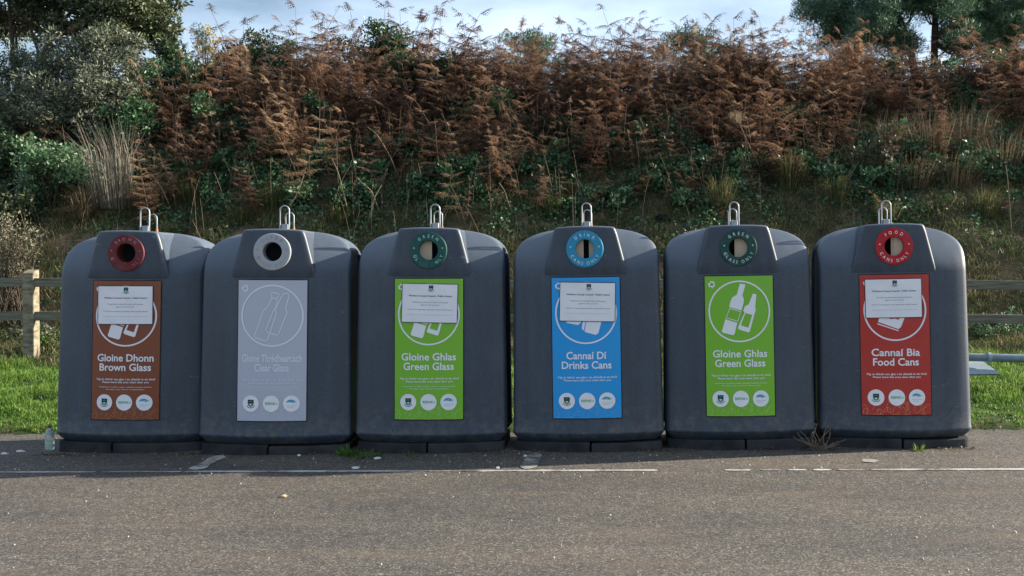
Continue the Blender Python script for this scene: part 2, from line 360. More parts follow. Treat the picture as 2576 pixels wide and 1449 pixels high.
# painted lines
def strip(name, pts, wdt):
    V = []; Fq = []; w0 = wdt
    for i, p in enumerate(pts):
        wdt = w0 * random.uniform(.72, 1.1) * (.25 if i in (0, len(pts) - 1) else 1)
        q = pts[min(i + 1, len(pts) - 1)] - pts[max(i - 1, 0)]; q = Vector((q.x, q.y, 0)).normalized(); s = Vector((-q.y, q.x, 0)) * wdt / 2
        V += [p + s + Vector((0, 0, .004)), p - s + Vector((0, 0, .004))]
    for i in range(len(pts) - 1): Fq.append((2 * i, 2 * i + 1, 2 * i + 3, 2 * i + 2))
    return raw_mesh(name, V, Fq, M['paint'], kind='structure')
a, b = on_plane(-60, 1189), on_plane(2640, 1181)
for (p0, p1, wl) in ((-60, 250, .040), (262, 470, .036), (476, 1672, .056), (1838, 1905, .05), (1928, 1980, .035), (1995, 2042, .045), (2058, 2104, .05), (2118, 2186, .05), (2198, 2640, .054)):   # worn through in places
    f0, f1 = (p0 + 60) / 2700, (p1 + 60) / 2700
    n_ = max(8, int((p1 - p0) / 9)); strip('parking_line', [a.lerp(b, f0 + (f1 - f0) * i / n_) for i in range(n_ + 1)], wl)
for (x0, y0, x1, y1) in ((489, 1183.5, 556, 1147), (1326, 1181, 1349, 1141), (2184, 1164, 2192, 1157)):
    a, b = on_plane(x0, y0), on_plane(x1, y1); a.z = b.z = .0015
    strip('parking_line', [a.lerp(b, i / 14) for i in range(15)], .12)

# ================================================================== RECYCLING BANKS
Z0, ZH = 1.40, .375
BF = .375                                        # half depth
def prof(z):
    """half width, half depth of the shell at height z"""
    if z <= Z0:
        k = (z - .15) / (Z0 - .15); return .602 - .018 * k, BF + .022 - .022 * k
    u = min((z - Z0) / ZH, 1.0)
    return .584 * max(1 - u ** 4.2, 0) ** .42, BF * max(1 - u ** 1.6, 0) ** .77
def front_y(x, z):
    a, b = prof(z); return -b * (1 - .22 * min(abs(x) / (.93 * a), 1.0) ** 2)
def plan(a, b, rec=1.0):
    """outline of the shell: bowed front and back, tight corners, recessed flanks"""
    H = [(.93 * k / 9, -1 + .22 * (k / 9) ** 2) for k in range(10)]
    H += [(.962, -.755), (.985, -.72), (.997, -.675), (1.0, -.62), (1.0, -.56), (.995, -.54), (1 - .045 * rec, -.51), (1 - .055 * rec, -.48), (1 - .055 * rec, 0)]
    Q = H + [(x, -y) for x, y in H[-2::-1]]
    Q = Q + [(-x, y) for x, y in Q[-2:0:-1]]
    return [(a * x, b * y) for x, y in Q]
HOLE_Z, HOLE_R = 1.600, .078
def shell_mesh():
    rows = [(.080, -.05), (.090, -.040), (.110, -.020), (.128, -.006), (.138, .0005), (.146, .0035), (.156, .0035), (.172, .0)]
    rings = []
    for z, ins in rows:
        a, b = prof(max(z, .15)); rings.append((z, a + ins, b + ins))
    for z in np.linspace(.3, Z0, 9): rings.append((z, *prof(z)))
    for u in np.sin(np.linspace(0.06, math.pi / 2 * .985, 26)): rings.append((Z0 + ZH * u, *prof(Z0 + ZH * u)))
    n = len(plan(1, 1)); V = []; Fq = []
    for z, a, b in rings: V += [(x, y, z) for x, y in plan(a, b, min(1, max(0, (1.60 - z) / .04)))]
    for i in range(len(rings) - 1):
        for k in range(n):
            k2 = (k + 1) % n; f = (i * n + k, i * n + k2, (i + 1) * n + k2, (i + 1) * n + k)
            cx = sum(V[j][0] for j in f) / 4; cy = sum(V[j][1] for j in f) / 4; cz = sum(V[j][2] for j in f) / 4
            if abs(cx) < .17 and cy < -.10 and 1.44 < cz < 1.71: continue   # the shell is open behind the hood
            Fq.append(f)
    Fq.append(tuple(range(n))[::-1]); t = len(V); V.append((0, 0, Z0 + ZH)); m = (len(rings) - 1) * n
    Fq += [(m + k, m + (k + 1) % n, t) for k in range(n)]
    return V, Fq
def arch(x):                                    # height of the vault over x
    return Z0 + ZH * (1 - (abs(x) / .584) ** (1 / .42)) ** (1 / 4.2)
def hood_outline(ang_n=160):
    top = [(x, arch(x) + .007) for x in (-.235, -.20, -.15, -.10, -.05, 0)]
    P = [(-.340, 1.375), (-.330, 1.42), (-.296, 1.56), (-.258, 1.71), (-.250, 1.734)] + top
    P = P + [(-x, z) for x, z in P[-2::-1]]
    out = []                                              # ray cast from the hole centre
    for k in range(ang_n):
        t = 2 * math.pi * k / ang_n; dx, dz = math.cos(t), math.sin(t); best = 9
        for i in range(len(P)):
            (x1, z1), (x2, z2) = P[i], P[(i + 1) % len(P)]
            z1 -= HOLE_Z; z2 -= HOLE_Z; den = dx * (z2 - z1) - dz * (x2 - x1)
            if abs(den) < 1e-9: continue
            r = (x1 * (z2 - z1) - z1 * (x2 - x1)) / den; q = (x1 * dz - z1 * dx) / den
            if r > 0 and -1e-6 <= q <= 1 + 1e-6: best = min(best, r)
        out.append((dx * best, dz * best))
    return [tuple((out[i - 1][j] + 2 * out[i][j] + out[(i + 1) % ang_n][j]) / 4 for j in (0, 1)) for i in range(ang_n)]
def hood_fy(x, z): return front_y(x, Z0) - .010 + .012 * max(0, min(1, (1.46 - z) / .08))
def hood_mesh():
    n = 160; O = hood_outline(n); V = []; Fq = []; fy = hood_fy
    rings = []
    for d in (.10, 0.0): rings.append([(HOLE_R * math.cos(2 * math.pi * k / n), fy(0, 2) + .004 + d, HOLE_Z + HOLE_R * math.sin(2 * math.pi * k / n)) for k in range(n)])
    BR = .020
    for s in (.12, .3, .5, .7, .85, 1.0):
        row = []
        for x, z in O:
            r = math.hypot(x, z); rr = HOLE_R + (r - BR - HOLE_R) * s; X, Z = x / r * rr, HOLE_Z + z / r * rr
            row.append((X, fy(X, Z), Z))
        rings.append(row)
    for q in (25, 50, 72, 90):
        row = []
        for x, z in O:
            r = math.hypot(x, z); rr = r - BR + BR * math.sin(rad(q)); X, Z = x / r * rr, HOLE_Z + z / r * rr
            row.append((X, fy(X, Z) + BR * (1 - math.cos(rad(q))), Z))
        rings.append(row)
    for k, dy in enumerate((.02, .10, .20, .30, .40)):    # the sides run back into the vault
        row = []
        for x, z in O: row.append((x, fy(x, 2) + BR + dy, HOLE_Z + z - (.009 * k / 4 if z > 0 else 0)))
        rings.append(row)
    for row in rings: V += row
    for i in range(len(rings) - 1):
        for k in range(n):
            k2 = (k + 1) % n; Fq.append((i * n + k, i * n + k2, (i + 1) * n + k2, (i + 1) * n + k))
    return V, Fq
HOOD_Y = hood_fy(0, 2)

class Decal:
    """flat print in metres (u right, v up) laid in thin layers"""
    def __init__(s): s.V = []; s.F = []; s.I = []
    def add(s, P, Fc, off, mi):
        b = len(s.V); s.V += [(p[0], p[1], off) for p in P]; s.F += [tuple(b + i for i in f) for f in Fc]; s.I += [mi] * len(Fc)
    def rect(s, u0, u1, v0, v1, off, mi, nu=1, nv=1, rot=0.0):
        P = []; cu, cv = (u0 + u1) / 2, (v0 + v1) / 2; c, sn = math.cos(rot), math.sin(rot)
        for j in range(nv + 1):
            for i in range(nu + 1):
                u = u0 + (u1 - u0) * i / nu - cu; v = v0 + (v1 - v0) * j / nv - cv; P.append((cu + u * c - v * sn, cv + u * sn + v * c))
        s.add(P, [(j * (nu + 1) + i, j * (nu + 1) + i + 1, (j + 1) * (nu + 1) + i + 1, (j + 1) * (nu + 1) + i) for j in range(nv) for i in range(nu)], off, mi)
    def disc(s, u, v, r, off, mi, n=40): s.add([(u + r * math.cos(2 * math.pi * k / n), v + r * math.sin(2 * math.pi * k / n)) for k in range(n)], [tuple(range(n))], off, mi)
    def ring(s, u, v, r, wd, off, mi, n=72, a0=0, a1=360):
        P = []; full = a1 - a0 >= 360
        for k in range(n + 1):
            t = rad(a0 + (a1 - a0) * k / n)
            for q in (r - wd / 2, r + wd / 2): P.append((u + q * math.cos(t), v + q * math.sin(t)))
        s.add(P, [(2 * k, 2 * k + 1, 2 * k + 3, 2 * k + 2) for k in range(n)], off, mi)
    def poly(s, P, off, mi): s.add(P, [tuple(range(len(P)))], off, mi)
    def line(s, P, wd, off, mi, closed=False):
        n = len(P); P = [Vector(p) for p in P]; Q = []
        for i in range(n):
            a = P[i - 1] if (i or closed) else P[i]; b = P[(i + 1) % n] if (i < n - 1 or closed) else P[i]
            d = (b - a).normalized() if (b - a).length > 1e-9 else Vector((1, 0)); q = Vector((-d.y, d.x)) * wd / 2
            Q += [P[i] + q, P[i] - q]
        m = n if closed else n - 1
        s.add(Q, [(2 * i, 2 * i + 1, (2 * i + 3) % (2 * n), (2 * i + 2) % (2 * n)) for i in range(m)], off, mi)
_tx = {}
def text_geo(txt, bold=0.0):
    key = (txt, bold)
    if key not in _tx:
        c = bpy.data.curves.new('t', 'FONT'); c.body = txt; c.size = 1.0; c.offset = bold; c.resolution_u = 3; c.fill_mode = 'FRONT'
        o = bpy.data.objects.new('t', c); col.objects.link(o)
        me = o.evaluated_get(bpy.context.evaluated_depsgraph_get()).to_mesh()
        _tx[key] = ([(v.co.x, v.co.y) for v in me.vertices], [tuple(p.vertices) for p in me.polygons])
        bpy.data.objects.remove(o); bpy.data.curves.remove(c)
    return _tx[key]
def put_text(dc, txt, u, v, width, height, off, mi, bold=0.0, rot=0.0):
    """centred at u with its baseline at v; width fixed, height = cap height"""
    P, Fc = text_geo(txt, bold)
    x0 = min(p[0] for p in P); x1 = max(p[0] for p in P); sx = width / (x1 - x0); sy = height / .70; c, s = math.cos(rot), math.sin(rot)
    Q = []
    for x, y in P:
        X = (x - (x0 + x1) / 2) * sx; Y = y * sy; Q.append((u + X * c - Y * s, v + X * s + Y * c))
    dc.add(Q, Fc, off, mi)

SW, SH, STOP = .537, 1.105, 1.376               # sign width, height, top edge
def S(px, py):                                  # pixels of an enlargement of the green sign -> metres on the sign
    u = (px - (68 + (py - 40) * .012)) / 655.0; v = (py - 40) / 1338.0
    return ((u - .5) * SW, STOP - v * SH)
def crest(dc, u, v, h, off):
    k = h / 2
    dc.poly([(u - k * .72, v + k * .95), (u + k * .72, v + k * .95), (u + k * .72, v + .1 * k), (u - k * .72, v + .1 * k)], off, 3)
    dc.poly([(u - k * .72, v + .1 * k), (u + k * .72, v + .1 * k), (u + k * .60, v - .45 * k), (u, v - k * .85), (u - k * .60, v - .45 * k)], off, 5)
    dc.line([(u - k * .95, v - k * .5), (u - k * .6, v - k * .9), (u, v - k * 1.08), (u + k * .6, v - k * .9), (u + k * .95, v - k * .5)], k * .14, off, 3)
    dc.poly([(u - k * .28, v - k * .05), (u + k * .28, v - k * .05), (u, v - k * .6)], off + .0012, 2)
    dc.line([(u - k * .45, v + k * .55), (u + k * .45, v + k * .55)], k * .16, off + .0012, 7)
def sign_marks(kind, title1, w1, title2, w2, fine=True, seed=1):
    d = Decal(); rnd = random.Random(seed)
    d.rect(-SW / 2, SW / 2, STOP - SH, STOP, .006, 0, 14, 28)
    cu, cv = S(400, 378); r = 290 / 655 * SW
    tm = 1                                            # print colour of the symbols
    d.ring(cu, cv, r, .0125, .0085, tm)
    # recycling mark: three bent arrows
    ru, rv = S(135, 118)
    for k in range(3):
        t0 = 90 + 120 * k
        d.ring(ru, rv, .021, .0115, .0085, tm, 10, t0 - 42, t0 + 30)
        t = rad(t0 - 42); e = rad(t0 - 42 - 48); c = Vector((ru + .021 * math.cos(t), rv + .021 * math.sin(t))); nr = Vector((math.cos(t), math.sin(t)))
        d.poly([c + nr * .012, c - nr * .012, Vector((ru + .020 * math.cos(e), rv + .020 * math.sin(e)))], .0087, tm)
    if kind == 'glass':
        d.poly([S(*p) for p in ((405, 112), (458, 122), (452, 150), (430, 222), (443, 262), (440, 300), (420, 370), (301, 336), (310, 290), (330, 245), (374, 218), (400, 130))][::-1], .0085, tm)
        d.line([S(*p) for p in ((307, 350), (410, 380), (384, 472), (271, 438))], .0075, .0085, tm, closed=True)
        d.poly([S(*p) for p in ((264, 452), (378, 488), (353, 592), (345, 602), (332, 605), (240, 580), (231, 572), (230, 562))], .0085, tm)
        d.poly([S(*p) for p in ((530, 210), (565, 218), (552, 330), (556, 372), (540, 420), (449, 392), (436, 372), (452, 330), (488, 312))], .0085, tm)
        d.poly([S(*p) for p in ((447, 393), (457, 396), (412, 512), (484, 535), (522, 416), (540, 421), (500, 570), (488, 582), (394, 552), (383, 538))], .0085, tm)
    elif kind == 'clear':
        A = [(362, 150), (445, 172), (432, 198), (418, 200), (420, 240), (405, 300), (412, 360), (338, 600), (318, 618), (220, 585), (207, 572), (290, 330), (325, 300), (372, 205), (362, 180)]
        B = [(478, 165), (520, 162), (532, 185), (500, 300), (516, 345), (440, 550), (425, 562), (335, 535), (318, 510), (390, 320), (418, 290), (462, 190)]
        def sh(p): return S(p[0] + 26, p[1] + 2)
        d.line([sh(p) for p in A], .0075, .0085, tm, closed=True); d.line([sh(p) for p in B], .0075, .0090, tm, closed=True)
        d.line([sh(p) for p in ((372, 205), (418, 216))], .007, .0095, tm)
    elif kind == 'drink':
        for q in (((196, 250), (330, 205), (380, 330), (352, 470), (322, 492), (215, 470), (196, 440)), ((400, 330), (545, 380), (560, 420), (520, 570), (495, 588), (395, 560), (362, 530), (362, 500))):
            d.poly([S(*p) for p in q][::-1], .0085, tm)
        d.line([S(*p) for p in ((412, 395), (384, 548))], .006, .0098, 0); d.line([S(*p) for p in ((235, 300), (215, 460))], .006, .0098, 0)
        d.line([S(*p) for p in ((425, 400), (560, 430))], .005, .0098, 0)
    elif kind == 'food':
        d.poly([S(*p) for p in ((330, 250), (540, 320), (455, 540), (430, 560), (238, 490), (250, 455))], .0085, tm)
        d.poly([S(*p) for p in ((350, 300), (470, 340), (435, 470), (298, 428))], .0098, 0)
        d.line([S(*p) for p in ((232, 508), (432, 576))], .008, .0085, tm)
    big = 2 if kind != 'clear' else 1
    put_text(d, title1, 0.0, STOP - .580 * SH, w1 * SW, .057, .0087, big, .020)
    put_text(d, title2, 0.0, STOP - .648 * SH, w2 * SW, .057, .0087, big, .020)
    put_text(d, 'Fág an láthair seo glan i do dhiaidh le do thoil', 0.005, STOP - .716 * SH, .86 * SW, .0150, .0087, big, .015)
    put_text(d, 'Please leave this area clean after you', 0.005, STOP - .737 * SH, .69 * SW, .0150, .0087, big, .015)
    if fine:
        put_text(d, 'Ní ghlactar le plátaí, cupáin, scátháin ná gloine leatháin', 0.005, STOP - .769 * SH, .77 * SW, .0085, .0087, tm, .004)
        put_text(d, 'No plates, cups, mirrors or sheets please', 0.005, STOP - .786 * SH, .57 * SW, .0085, .0087, tm, .004)
    # leaf tendrils along the foot
    for k in range(24):
        u = -SW / 2 + .012 + (SW - .024) * ((k * .618) % 1.0); v = STOP - SH + .010 + rnd.random() ** 1.5 * .055
        if u > SW * .28: v += rnd.random() * .11
        r0 = rnd.uniform(.022, .05); a0 = rnd.uniform(0, 360); pts = []
        for q in range(11):
            t = rad(a0 + q * 17); pts.append((u + r0 * .75 * math.cos(t), v + r0 * math.sin(t)))
        pts = [(min(max(x, -SW / 2 + .004), SW / 2 - .004), min(max(y, STOP - SH + .004), STOP - .84 * SH)) for x, y in pts]
        d.line(pts, .0030, .0072 + k * .00003, 8)
    for u in (215, 410, 602):
        a, b = S(u, 1213); d.disc(a, b, .064, .0095, 2)
    a, b = S(215, 1213); crest(d, a, b, .064, .0110)
    a, b = S(410, 1213); put_text(d, 'REPAK', a - .004, b - .008, .082, .019, .0110, 6, .02)
    d.ring(a + .047, b - .001, .005, .003, .0110, 6, 12)
    a, b = S(602, 1213)
    d.ring(a - .005, b - .006, .028, .004, .0110, 7, 14, 35, 145); d.ring(a - .005, b - .014, .042, .008, .0110, 7, 14, 50, 130)
    d.line([(a - .04, b + .012), (a - .012, b + .016), (a + .012, b + .010), (a + .036, b + .016)], .006, .0112, 7)
    put_text(d, 'environmental', a, b - .019, .078, .006, .0110, 7, .0); put_text(d, 'services', a - .01, b - .032, .044, .006, .0110, 4, .0)
    return d
def map_decal(dc, mats, name, parent, fy=front_y, extra=0.0):
    V = [(u, fy(u, v) - o - extra, v) for u, v, o in dc.V]
    return raw_mesh(name, V, dc.F, mats, dc.I, parent=parent)
def notice_decal(du, dv, rot):
    d = Decal(); cu, cv = du, dv; W2, H2 = .216, .150; c, s = math.cos(rot), math.sin(rot)
    def T(u, v): return (cu + u * c - v * s, cv + u * s + v * c)
    d.rect(cu - W2 - .005, cu + W2 + .005, cv - H2 - .005, cv + H2 + .005, .0130, 3, 10, 6, rot)
    d.rect(cu - W2, cu + W2, cv - H2, cv + H2, .0145, 0, 10, 6, rot)
    a, b = T(.01, .118); crest(d, a, b, .048, .0160)
    def tx(t, v, wd, h, mi, bold): a, b = T(0.004, v); put_text(d, t, a, b, wd, h, .0162, mi, bold, rot)
    tx('Wicklow County Council - Public Notice', .052, .34, .0125, 3, .012)
    tx('These bins are checked for abuse and dumping', .004, .28, .0085, 4, .008)
    tx('against the council', -.017, .145, .0085, 4, .008)
    tx('CCTV is in operation and litter fines will be issued', -.054, .35, .0085, 4, .008)
    tx('Wicklow County Council Environment Section', -.093, .36, .0050, 6, .0)
    return d
shell_V, shell_F = shell_mesh(); hood_V, hood_F = hood_mesh()
def clip_x(P, x0, sgn):
    out = []
    for i in range(len(P)):
        a, b = P[i], P[(i + 1) % len(P)]; ia, ib = sgn * (a[0] - x0) >= 0, sgn * (b[0] - x0) >= 0
        if ia: out.append(a)
        if ia != ib: t = (x0 - a[0]) / (b[0] - a[0]); out.append((x0, a[1] + t * (b[1] - a[1])))
    return out
def lerp3(c, t, k): return tuple(a + (b - a) * k for a, b in zip(c, t))
def loop_bar(wd, top, bot, r, y):
    pts = [(-wd, y, bot), (-wd, y, bot + (top - bot - wd) * .5)] + [(-wd * math.cos(math.pi * k / 10), y, top - wd + wd * math.sin(math.pi * k / 10)) for k in range(11)] + [(wd, y, bot + (top - bot - wd) * .5), (wd, y, bot)]
    return tube(pts, r, 10)
# px of the foot of each bank, turn, colour of ring, ring ink, sign colour, lettering, ...
BANKS = [
 dict(px=(311, 1141), rz=1.5, tilt=1.0, ring=(.13, .012, .018), ink=(.42, .26, .26), tube=(.09, .018, .012), top='BROWN', bot='GLASS ONLY', fade=(0, .78, .95),
      sign=(.21, .052, .017), swirl=(.42, .17, .07), kind='glass', t=('Gloine Dhonn', .835, 'Brown Glass', .765), fine=True, notice=(-.006, 1.184, .3), split=-.105, flap=None,
      label='dark grey bottle bank with a maroon ring and brown sign, leftmost of the row'),
 dict(px=(681, 1146), rz=2.8, tilt=.8, ring=(.36, .38, .40), ink=(.16, .17, .18), tube=(.22, .23, .24), top='CLEAR', bot='GLASS ONLY', fade=(0, .8, .55),
      sign=(.44, .465, .54), swirl=(.54, .565, .64), kind='clear', t=('Gloine Thrédhearcach', .87, 'Clear Glass', .50), fine=True, notice=None, split=-.03, flap=None,
      label='dark grey bottle bank with a pale grey ring and silvery clear glass sign'),
 dict(px=(1078, 1142), rz=1.6, tilt=.4, ring=(.004, .075, .065), ink=(.42, .60, .56), tube=(.01, .05, .045), top='GREEN', bot='GLASS ONLY', fade=(0, .0, .9),
      sign=(.18, .46, .022), swirl=(.36, .60, .16), kind='glass', t=('Gloine Ghlas', .80, 'Green Glass', .74), fine=True, notice=(.008, 1.184, -1.3), split=-.015, flap=((-.09, .022, .030),),
      label='dark grey bottle bank with teal ring and lime sign half covered by a notice'),
 dict(px=(1479, 1139), rz=-.6, tilt=-.4, ring=(.02, .25, .42), ink=(.62, .76, .82), tube=(.02, .2, .33), top='DRINK', bot='CANS ONLY', fade=(0, 0, 0),
      sign=(.002, .30, .70), swirl=(.10, .42, .78), kind='drink', t=('Cannaí Dí', .59, 'Drinks Cans', .73), fine=False, notice=(.014, 1.184, -1.6), split=.02, flap=((-.09, -.012, .030), (.030, .09, .045)),
      label='dark grey can bank with a blue ring and bright blue drinks cans sign'),
 dict(px=(1866, 1133), rz=-.6, tilt=-.4, ring=(.006, .055, .048), ink=(.60, .72, .68), tube=(.01, .045, .04), top='GREEN', bot='GLASS ONLY', fade=(0, 0, 0),
      sign=(.18, .46, .022), swirl=(.36, .60, .16), kind='glass', t=('Gloine Ghlas', .80, 'Green Glass', .74), fine=True, notice=None, split=.035, flap=((-.028, .09, .030),),
      label='dark grey bottle bank with uncovered lime green sign showing two white bottles'),
 dict(px=(2258, 1130), rz=-4.0, tilt=-.4, ring=(.42, .008, .018), ink=(.82, .76, .74), tube=(.28, .03, .03), top='FOOD', bot='CANS ONLY', fade=(0, 0, 0),
      sign=(.42, .026, .016), swirl=(.66, .26, .13), kind='food', t=('Cannaí Bia', .70, 'Food Cans', .66), fine=False, notice=(-.010, 1.190, .4), split=.045, flap=((-.018, .09, .032), (-.0, .09, .026)),
      label='dark grey can bank with a red ring and red sign, rightmost of the row'),
]
shell_proto = hood_proto = loop_proto = None
for bi, B in enumerate(BANKS):
    p = on_plane(*B['px']); rz = rad(B['rz'])
    ctr = Vector((p.x, p.y, 0)) + Vector((-math.sin(rz), math.cos(rz), 0)) * .40
    root = empty('recycling_bank', ctr, rz); root.rotation_euler = (0, rad(B['tilt']), rz); tag(root, B['label'], 'recycling bank', 'recycling banks in a row')
    if shell_proto is None:
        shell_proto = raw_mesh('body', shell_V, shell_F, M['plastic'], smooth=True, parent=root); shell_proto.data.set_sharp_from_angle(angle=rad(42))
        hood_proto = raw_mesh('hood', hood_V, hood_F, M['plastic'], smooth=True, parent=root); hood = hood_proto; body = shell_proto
    else:
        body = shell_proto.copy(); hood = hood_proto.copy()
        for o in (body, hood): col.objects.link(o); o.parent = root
    # base in two blocks
    O = plan(.585, .388, 0)
    for sgn in (-1, 1):
        q = Poly(); P = clip_x(O, B['split'] + sgn * .008, sgn); n = len(P); P2 = [(x * .985, y * .985) for x, y in P]
        dz = .012 * (bi % 2) if sgn > 0 else 0.0
        q.add([(x, y, -.03) for x, y in P] + [(x, y, .078 - dz) for x, y in P] , [tuple(range(n))[::-1], tuple(range(n, 2 * n))] + [(k, (k + 1) % n, n + (k + 1) % n, n + k) for k in range(n)])
        q.build('base_block', M['base'], root, bevel=.01)
    # disc that closes the mouth, painted near black for the shade inside
    q = Poly(); n = 40
    q.add([(.155 * math.cos(2 * math.pi * k / n), HOOD_Y + .10, HOLE_Z - .005 + .155 * .62 * math.sin(2 * math.pi * k / n)) for k in range(n)], [tuple(range(n))])
    q.build('mouth_back', M['dark'], hood)
    if B['flap']:
        for (x0, x1, dy) in B['flap']:
            q = Poly(); q.box(x0, x1, HOOD_Y + dy, HOOD_Y + dy + .006, HOLE_Z - .085, HOLE_Z + .085)
            q.build('inner_flap', M['tan'], hood)
    # ring with lettering
    rm = noisy('ring_enamel', B['ring'], lerp3(B['ring'], (.25, .25, .25), .12), 12, .55, .25)
    im = noisy('ring_ink', B['ink'], lerp3(B['ink'], B['ring'], .25 + B['fade'][1] * .5), 9, .5, .4)
    tm_ = mat('mouth_tube', B['tube'], .6, .3)
    fm = mat('faded_ring_ink', lerp3(B['ink'], B['ring'], B['fade'][2] or .0), .5, .4)
    V = []; Fq = []; I = []; n = 96; prof_r = [(HOLE_R - .004, .075), (HOLE_R - .004, .0), (HOLE_R - .001, -.008), (HOLE_R + .004, -.011), (.138, -.011), (.144, -.009), (.147, -.004), (.147, .012)]
    for r, dy in prof_r: V += [(r * math.cos(2 * math.pi * k / n), HOOD_Y + dy, HOLE_Z + r * math.sin(2 * math.pi * k / n)) for k in range(n)]
    for i in range(len(prof_r) - 1):
        for k in range(n):
            k2 = (k + 1) % n; Fq.append((i * n + k, i * n + k2, (i + 1) * n + k2, (i + 1) * n + k)); I.append(1 if i == 0 else 0)
    d = Decal()
    def arc_text(txt, mid, span, r, up, mi_of):
        ws = []
        for ch in txt: ws.append(.42 if ch == ' ' else (lambda P: max(x for x, y in P) - min(x for x, y in P) + .16)(text_geo(ch, .02)[0]))
        tot = sum(ws); pos = 0
        for i, ch in enumerate(txt):
            f = (pos + ws[i] / 2) / tot - .5; pos += ws[i]
            if ch == ' ': continue
            t = rad(mid + (-f if up else f) * span); P, Fc = text_geo(ch, .02)
            x0 = min(x for x, y in P); x1 = max(x for x, y in P); k = .0335
            rot = t - math.pi / 2 if up else t + math.pi / 2; c, s = math.cos(rot), math.sin(rot); Q = []
            for x, y in P:
                X = (x - (x0 + x1) / 2) * k * .9; Y = (y - .35) * k * 1.05; Q.append((r * math.cos(t) + X * c - Y * s, r * math.sin(t) + X * s + Y * c))
            d.add(Q, Fc, 0, mi_of(i, ch))
    f0 = B['fade'][2]
    arc_text(B['top'], 90, 100 if len(B['top']) > 4 else 84, .113, True, lambda i, ch: 2 if not (bi == 1 and i == 0) else 3)
    arc_text(B['bot'], 270, 150 if len(B['bot']) > 9 else 138, .113, False, (lambda i, ch: 3 if (bi in (0, 1) and 1 <= i <= 6) or (bi == 2 and 1 < i < 7) else 2))
    for sx in (-1, 1): d.disc(sx * .112, .018, .006, 0, 2, 14)
    b0 = len(V); V += [(u, HOOD_Y - .0125, HOLE_Z + v) for u, v, o in d.V]; Fq += [tuple(b0 + i for i in f) for f in d.F]; I += d.I
    raw_mesh('opening_ring', V, Fq, [rm, tm_, im, fm], I, parent=root)
    # sign on its raised panel
    dp = Decal(); dp.rect(-SW / 2 - .008, SW / 2 + .008, STOP - SH - .009, STOP + .008, .003, 0, 14, 28)
    sgm = noisy('sign_print', B['sign'], lerp3(B['sign'], (.3, .3, .3), .05), 4, .38, .45, detail=8, bump=.04, bscale=7)
    swm = mat('sign_swirl', B['swirl'], .45, .4)
    lt = mat('sign_symbol', (.68, .71, .80), .45, .4) if B['kind'] == 'clear' else mat('sign_symbol', lerp3(B['sign'], (.80, .80, .84), .93), .45, .4)
    mats = [sgm, lt, M['white'], M['ink'], M['grey_ink'], M['crest_green'], M['logo_green'], M['logo_teal'], swm]
    frame_o = map_decal(dp, [M['base']], 'sign_panel', root)
    sg = map_decal(sign_marks(B['kind'], B['t'][0], B['t'][1], B['t'][2], B['t'][3], B['fine'], 5), mats, 'sign', root)
    if B['notice']:
        dn = notice_decal(B['notice'][0], B['notice'][1], rad(B['notice'][2]))
        map_decal(dn, [M['paper'], M['white'], M['white'], M['ink'], M['grey_ink'], M['crest_green'], M['red_ink'], M['logo_teal']], 'notice', sg)
    # lifting gear
    for (wd, top, bot, r, y) in ((.037, 1.975, 1.70, .0062, -.06), (.034, 1.925, 1.70, .0055, .09)):
        V, Fq = loop_bar(wd, top, bot, r, y); lb = raw_mesh('lifting_loop', V, Fq, M['steel'], smooth=True, parent=root)
        if y > 0 and bi < 4:
            V, Fq = tube([(.034, y, 1.755), (.034, y, 1.80)], .010, 10); raw_mesh('cable_tie', V, Fq, M['orange'], smooth=True, parent=lb)
    V, Fq = tube([(0, -.04, 1.70), (0, -.04, 1.822), (0, -.04, 1.826)], [.030, .030, .022], 16); raw_mesh('lifting_socket', V, Fq, M['steel'], smooth=False, parent=root)

# ================================================================== FENCE, BARRIER, SMALL THINGS
FD = 14.0                                       # metres from the camera to the fence
fence = empty('post_and_rail_fence', (-1.5, 6.0, .13)); tag(fence, 'weathered grey timber post and two rail fence behind the recycling banks', 'fence')
fdir = Vector((1, 0, 0))
def fence_z(x): return float(np.interp(x, [-14, -6.6, 4, 12], [.25, .215, .08, .05]))
_r = ray(70, 790); px0 = CAM.x + _r.x * (13.93 / _r.y); sp = 2.40
posts = [px0 + sp * k for k in range(-3, 9)]
for i, x in enumerate(posts):
    z = fence_z(x); hgt = 1.10 + .02 * math.sin(i * 2.3)
    q = Poly(); hw = .082
    q.add([(x - hw, 5.93, z - .1), (x + hw, 5.93, z - .1), (x + hw, 6.08, z - .1), (x - hw, 6.08, z - .1),
           (x - hw, 5.93, z + hgt), (x + hw, 5.93, z + hgt), (x + hw * .97, 6.08, z + hgt + .05), (x - hw, 6.08, z + hgt + .05)],
          [(0, 3, 2, 1), (4, 5, 6, 7), (0, 1, 5, 4), (1, 2, 6, 5), (2, 3, 7, 6), (3, 0, 4, 7)])
    o = q.build('post', M['wood'], None, bevel=.012); o.parent = fence; o.matrix_parent_inverse = Matrix.Translation(-fence.location)
for zc in (.985, .52):
    for i in range(len(posts) - 1):
        x0, x1 = posts[i], posts[i + 1]; q = Poly(); n = 6
        V = []; Fq = []
        for k in range(n + 1):
            x = x0 + (x1 - x0) * k / n; z = fence_z(x0) * (1 - k / n) + fence_z(x1) * k / n + zc + .008 * math.sin(k * 1.3 + i * 2.1 + zc)
            if i % 2: z -= .012
            V += [(x, 5.945, z - .062), (x, 5.985, z - .062), (x, 5.985, z + .062), (x, 5.945, z + .062)]
        for k in range(n):
            for j in range(4): Fq.append((4 * k + j, 4 * k + (j + 1) % 4, 4 * k + 4 + (j + 1) % 4, 4 * k + 4 + j))
        q.add(V, Fq); o = q.build('rail', M['rail'], None, bevel=.006); o.parent = fence; o.matrix_parent_inverse = Matrix.Translation(-fence.location)

